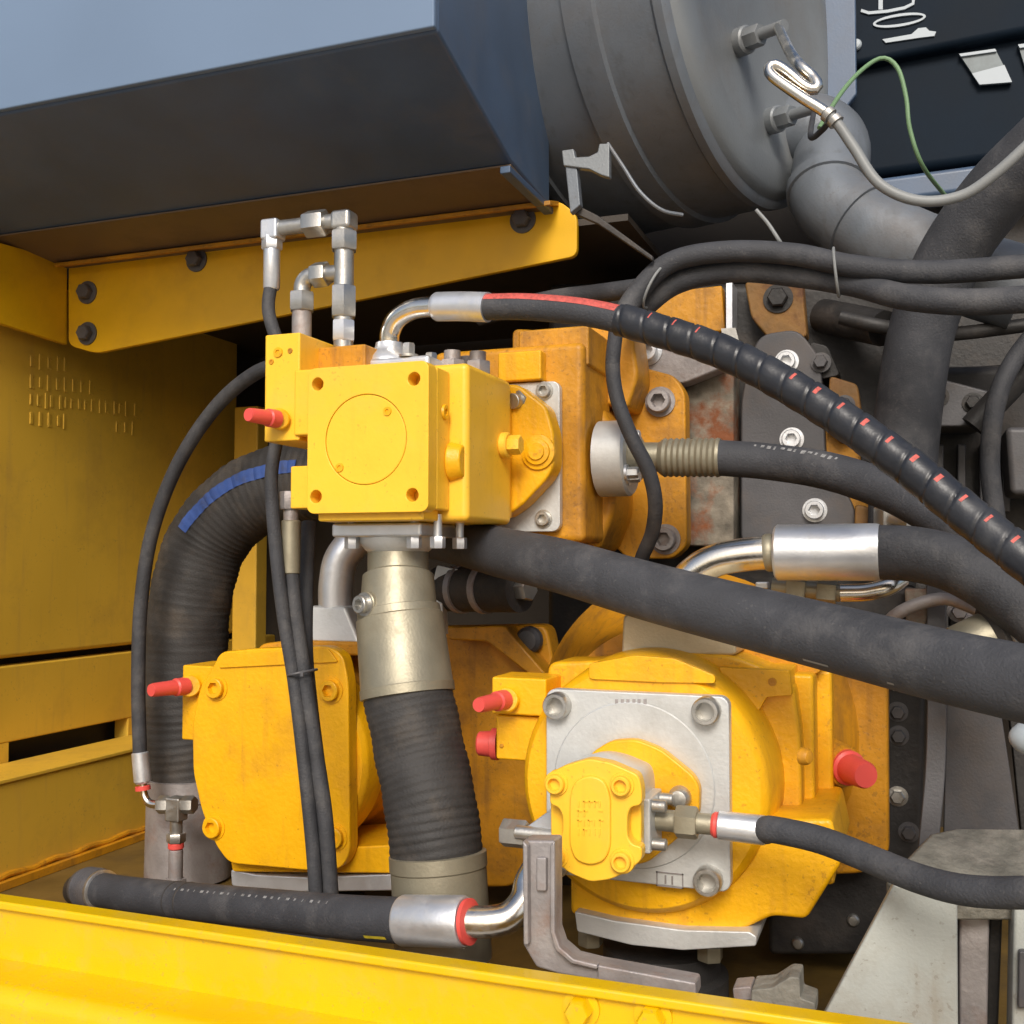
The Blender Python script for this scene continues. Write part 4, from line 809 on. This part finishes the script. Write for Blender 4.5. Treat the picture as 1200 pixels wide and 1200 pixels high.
# ---- fat hose at the right
h, path = hose_thing('intake_hose', 'fat dusty black intake hose curving down behind the twin hoses', PX((1290, 110, 1.70), (1220, 175, 1.74), (1165, 230, 1.78), (1115, 300, 1.82), (1082, 380, 1.84), (1066, 470, 1.84), (1058, 560, 1.84), (1056, 660, 1.84)), .052, RUB2, 36)
# ================================================================ RIGHT SIDE: BELL HOUSING, STRAP, PANEL, MOUNT
bl = root('bell_housing', P(1065, 1000, 1.75), 'dark bell housing with small rim bolts right of the front pump', 'housing')
MB().px(rpoly([(900, 690), (1075, 690), (1084, 800), (1080, 1010), (1040, 1120), (900, 1120)], 10), 1.66, 1.93).build('housing_rim', DRK, bl, .008, 3)
for px, py in ((1050, 798), (1052, 834), (1053, 862), (1052, 933), (1065, 975)):
    bolt('hex', P(px, py, 1.66), (0, -1, 0), .010, .012, STL if py in (798, 933) else DGP, bl)
for px, py in ((935, 1105), (1000, 1078)): bolt('dome', P(px, py, 1.66), (0, -1, 0), .009, .008, STL, bl)
MB().px([(1060, 690), (1090, 690), (1090, 720), (1064, 780)], 1.60, 1.655).build('rusty_stay', RUST, bl, .003)
st = spline(PX((1096, 600, 1.63), (1097, 700, 1.61), (1098, 800, 1.60), (1096, 900, 1.58), (1088, 990, 1.56), (1080, 1080, 1.55)), .01)
sb_ = MB()
for i, p in enumerate(st): pass
sb_.tube(st, .018, 4, upv=(1, 1, 0)); tag(sb_.build('flat_strap', DGP, None, .002), 'upright dark steel strap between the bell housing and the grey panel', 'strap')
pn = root('sheet_metal_screen', P(1150, 960, 1.72), 'plain dark grey sheet panel behind the right end of the thick hose', 'panel')
MB().px([(1112, 700), (1168, 800), (1196, 985), (1190, 1010), (1105, 1010)], 1.72, 1.735).build('sheet', DGP, pn, .002)
MB().px([(1178, 790), (1290, 780), (1290, 1010), (1200, 1010)], 1.75, 1.78).build('dark_sheet', DRK, pn, .002)
eb = root('engine_block', P(1130, 700, 2.1), 'dark engine castings and grey bracket behind the fat intake hose', 'engine')
MB().px([(1040, 430), (1400, 420), (1400, 760), (1040, 760)], 2.10, 2.3).build('block', DRK, eb, .02)
MB().px([(1088, 440), (1166, 460), (1148, 500), (1088, 500)], 1.98, 2.09).build('bracket', LEG if False else DGP, eb, .004)
MB().px([(1178, 500), (1290, 500), (1290, 580), (1184, 580)], 1.95, 2.09).build('cast_box', DGP, eb, .01, 3)
MB().cyl(P(1140, 500, 1.96), P(1215, 420, 1.96), .022, 20).build('pipe', DRK, eb)
MB().cyl(P(1120, 660, 1.80), P(1080, 690, 1.80), .035, 24).build('housing_stub', DRK, eb)
MB().cyl(P(1040, 605, 1.75), P(1075, 612, 1.70), .02, 20).hexa(P(1040, 605, 1.76), P(1052, 608, 1.73), .028).build('union', STL, eb)
fc = root('hose_clamp_joint', P(1190, 770, 1.35), 'brass coloured clamped hose joint below the silver sleeved hose', 'fitting')
a, b = P(1150, 752, 1.40), P(1230, 720, 1.42)
d = (b - a).normalized(); L = (b - a).length
MB().lathe(a - d * .03, d, [(0, .030), (.03, .032), (.05, .033)], 32).build('brass_stub', BRZ, fc)
MB().lathe(a + d * .01, d, [(0, .034), (.006, .041)] + [(.01 + .005 * i, .043 if i % 2 else .040) for i in range(12)] + [(.075, .042), (L, .042)], 36).build('clamp_hose', RUBB, fc)
MB().lathe(a + d * .022, d, [(0, .043), (.001, .0455), (.010, .0455), (.011, .043)], 36).build('clamp_band', STL, fc)
bo = P(1205, 865, 1.30); bot = root('white_cap', bo - Vector((0, 0, .03)), 'small white rounded cap poking in behind the slim hose end', 'cap')
MB().lathe(bo + Vector((.05, .0, 0)), (-1, 0, 0), [(0, .022), (.03, .022), (.042, .0212), (.052, .019), (.060, .0155), (.066, .010), (.069, .005), (.07, 0)], 32).build('cap_body', WHT, bot)
# steel mount leg, bottom right
ml = root('engine_mount', P(1080, 1215, 1.2), 'pale welded steel mount leg standing behind the right end of the rail', 'mount')
yl = 1.18
A4 = [P(x, y, yl) for x, y in ((1047, 1036), (1122, 1052), (1124, 1330), (890, 1330))]
MB().prism(A4, (0, .016, 0)).build('front_plate', LEG, ml, .003)
x_ = A4[1].x
MB().prism([A4[1] + Vector((-.001, .017, 0)), A4[2] + Vector((-.001, .017, 0)), A4[2] + Vector((.0, .20, 0)), A4[1] + Vector((.0, .20, .0))], (-.016, 0, 0)).build('side_plate', BAR, ml, .003)
MB().prism([P(1036, 1030, 1.20), P(1090, 975, 1.30), P(1120, 970, 1.32), P(1290, 970, 1.34), P(1290, 1050, 1.24), P(1122, 1050, 1.20)], (0, .01, -.03)).build('top_plate', WELD, ml, .006, 3)
MB().px([(1124, 1062), (1160, 1062), (1155, 1330), (1124, 1330)], 1.24, 1.30).build('web_plate', BAR, ml, .003)
MB().px([(1160, 1050), (1176, 1050), (1165, 1330), (1150, 1330)], 1.26, 1.36).build('rear_plate', DRK, ml, .003)
MB().px([(1188, 1058), (1290, 1055), (1290, 1330), (1183, 1330)], 1.20, 1.26).build('outer_box', LEG, ml, .004)
MB().px([(1194, 1115), (1290, 1112), (1290, 1180), (1193, 1182)], 1.19, 1.2).build('outer_pad', DGP, ml, .002)
# steel bent bar standing on the rail
bb_ = root('bent_bar', P(640, 1140, 1.04), 'weathered grey L shaped channel bar standing on the rail beside the gear pump', 'bar')
def bar_out(i=0):
    return [(612 + i, 985 + i), (650 - i, 985 + i), (650 - i, 1092), (656 - i, 1110 + i * .6), (672 - i * .5, 1124 + i), (700, 1131 + i), (815 - i, 1152 + i), (816 - i, 1171 - i), (700, 1150 - i), (655, 1142 - i), (628 + i * .4, 1134 - i), (613 + i, 1108)]
MB().px(bar_out(), 1.052, 1.08).build('bar_back', BAR, bb_, .003)
for seg in (range(11, 12), ): pass
o_, i_ = bar_out(), bar_out(6)
MB().px([o_[11], o_[0], i_[0], i_[11]], 1.042, 1.053).build('rim', BAR, bb_, .002)
MB().px([o_[1], o_[2], o_[3], o_[4], o_[5], i_[5], i_[4], i_[3], i_[2], i_[1]], 1.042, 1.053).build('rim', BAR, bb_, .002)
MB().px([o_[5], o_[6], o_[7], o_[8], (700, 1141)], 1.042, 1.053).build('foot_rim', BAR, bb_, .002)
MB().px([(628, 1005), (640, 1005), (640, 1045), (628, 1045)], 1.046, 1.053).build('key_boss', BAR, bb_, .002)
# block on the rail bottom right
nb = root('clamp_block', P(900, 1180, 1.1), 'small rough steel clamp block bolted behind the rail near the mount leg', 'block')
MB().px(rpoly([(880, 1160), (905, 1158), (925, 1145), (937, 1146), (938, 1170), (955, 1176), (955, 1195), (880, 1190)], 3), 1.11, 1.15).build('block_body', WELD, nb, .003)
MB().px(rpoly([(858, 1158), (880, 1156), (884, 1172), (860, 1174)], 3), 1.13, 1.16).build('clamp_nut', BAR, nb, .003)
tag_o = MB().px(rpoly([(540, 668), (512, 662), (505, 690), (512, 740), (520, 745), (518, 700), (540, 690)], 3), 1.62, 1.64).build('hose_lug', ZNP, None, .003)
tag(tag_o, 'bright little steel clamp edge behind the ribbed hose collar', 'clamp')
for nm, (px0_, px1_), lab in (('black_coupling', (525, 580), 'dark banded coupling in the shadow under the sweeping hose'),):
    a, b = P(px0_ - 10, 690, 1.66), P(px1_ + 30, 690, 1.60); d = (b - a).normalized(); L = (b - a).length
    t = root(nm, a, lab, 'coupling'); MB().cyl(a, b, .038, 28).build('coupling_body', RUBB, t)
    for f in (.25, .55): MB().lathe(a + d * L * f, d, [(0, .038), (.001, .041), (.012, .041), (.013, .038)], 28).build('band', BAR, t)
    MB().hexa(b, b + d * .02, .02).build('coupling_nut', STL, t)

# ---- small lines and castings in the engine bay
cl = root('engine_clutter_bracket', P(985, 520, 1.93), 'rusty brown cast ribs with bolts right of the gearbox cover plate', 'casting')
for poly_, y0_, y1_, mt in (([(972, 440), (1005, 450), (1012, 500), (985, 520), (968, 500)], 1.90, 1.96, RLUG), ([(1000, 480), (1040, 490), (1046, 540), (1010, 545)], 1.91, 1.96, DRK), ([(1002, 590), (1040, 600), (1040, 640), (1000, 636)], 1.88, 1.95, RLUG), ([(948, 400), (970, 405), (985, 440), (960, 445)], 1.91, 1.96, DRK)):
    MB().px(rpoly(poly_, 6), y0_, y1_).build('cast_rib', mt, cl, .004)
for px, py in ((990, 475), (1022, 515), (1020, 615), (962, 425)): bolt('hex', P(px, py, 1.90), (0, -1, 0), .012, .016, DGP, cl)
for lab, pts, r_, mt in (('thin dark steel line crossing behind the fat intake hose', ((985, 372, 1.84), (1040, 384, 1.84), (1100, 392, 1.92), (1180, 384, 1.96), (1260, 372, 1.96)), .012, DRK),
                         ('slim dark pipe rising at the right below the twin hoses', ((1168, 620, 1.86), (1160, 540, 1.86), (1168, 470, 1.86), (1190, 420, 1.88), (1230, 370, 1.88)), .015, RUB),
                         ('brown steel line under the silver sleeve beside the strap', ((1020, 765, 1.60), (1048, 722, 1.58), (1100, 702, 1.57), (1140, 712, 1.55), (1180, 735, 1.55)), .009, BAR)):
    tag(MB().tube(spline(PX(*pts), .01), r_, 14).build('steel_line', mt, None), lab, 'pipe')
kk = root('stud_plate', P(1130, 740, 1.6), 'small brown plate with studs behind the clamped hose joint', 'plate')
MB().px(rpoly([(1112, 690), (1150, 694), (1150, 740), (1112, 735)], 4), 1.62, 1.65).build('plate_body', DRK, kk, .003)
for px, py in ((1124, 716), (1140, 700), (1136, 728)): bolt('hex', P(px, py, 1.62), (0, -1, 0), .011, .02, BAR, kk)
for px, py in ((1100, 465), (1140, 472)): bolt('hex', P(px, py, 1.98), (0, -1, 0), .012, .014, DRK, eb)
for k in range(4): MB().px([(1096 + k * 26, 520), (1106 + k * 26, 521), (1106 + k * 26, 600), (1096 + k * 26, 600)], 2.06, 2.098).build('cast_rib', DGP, eb, .003)
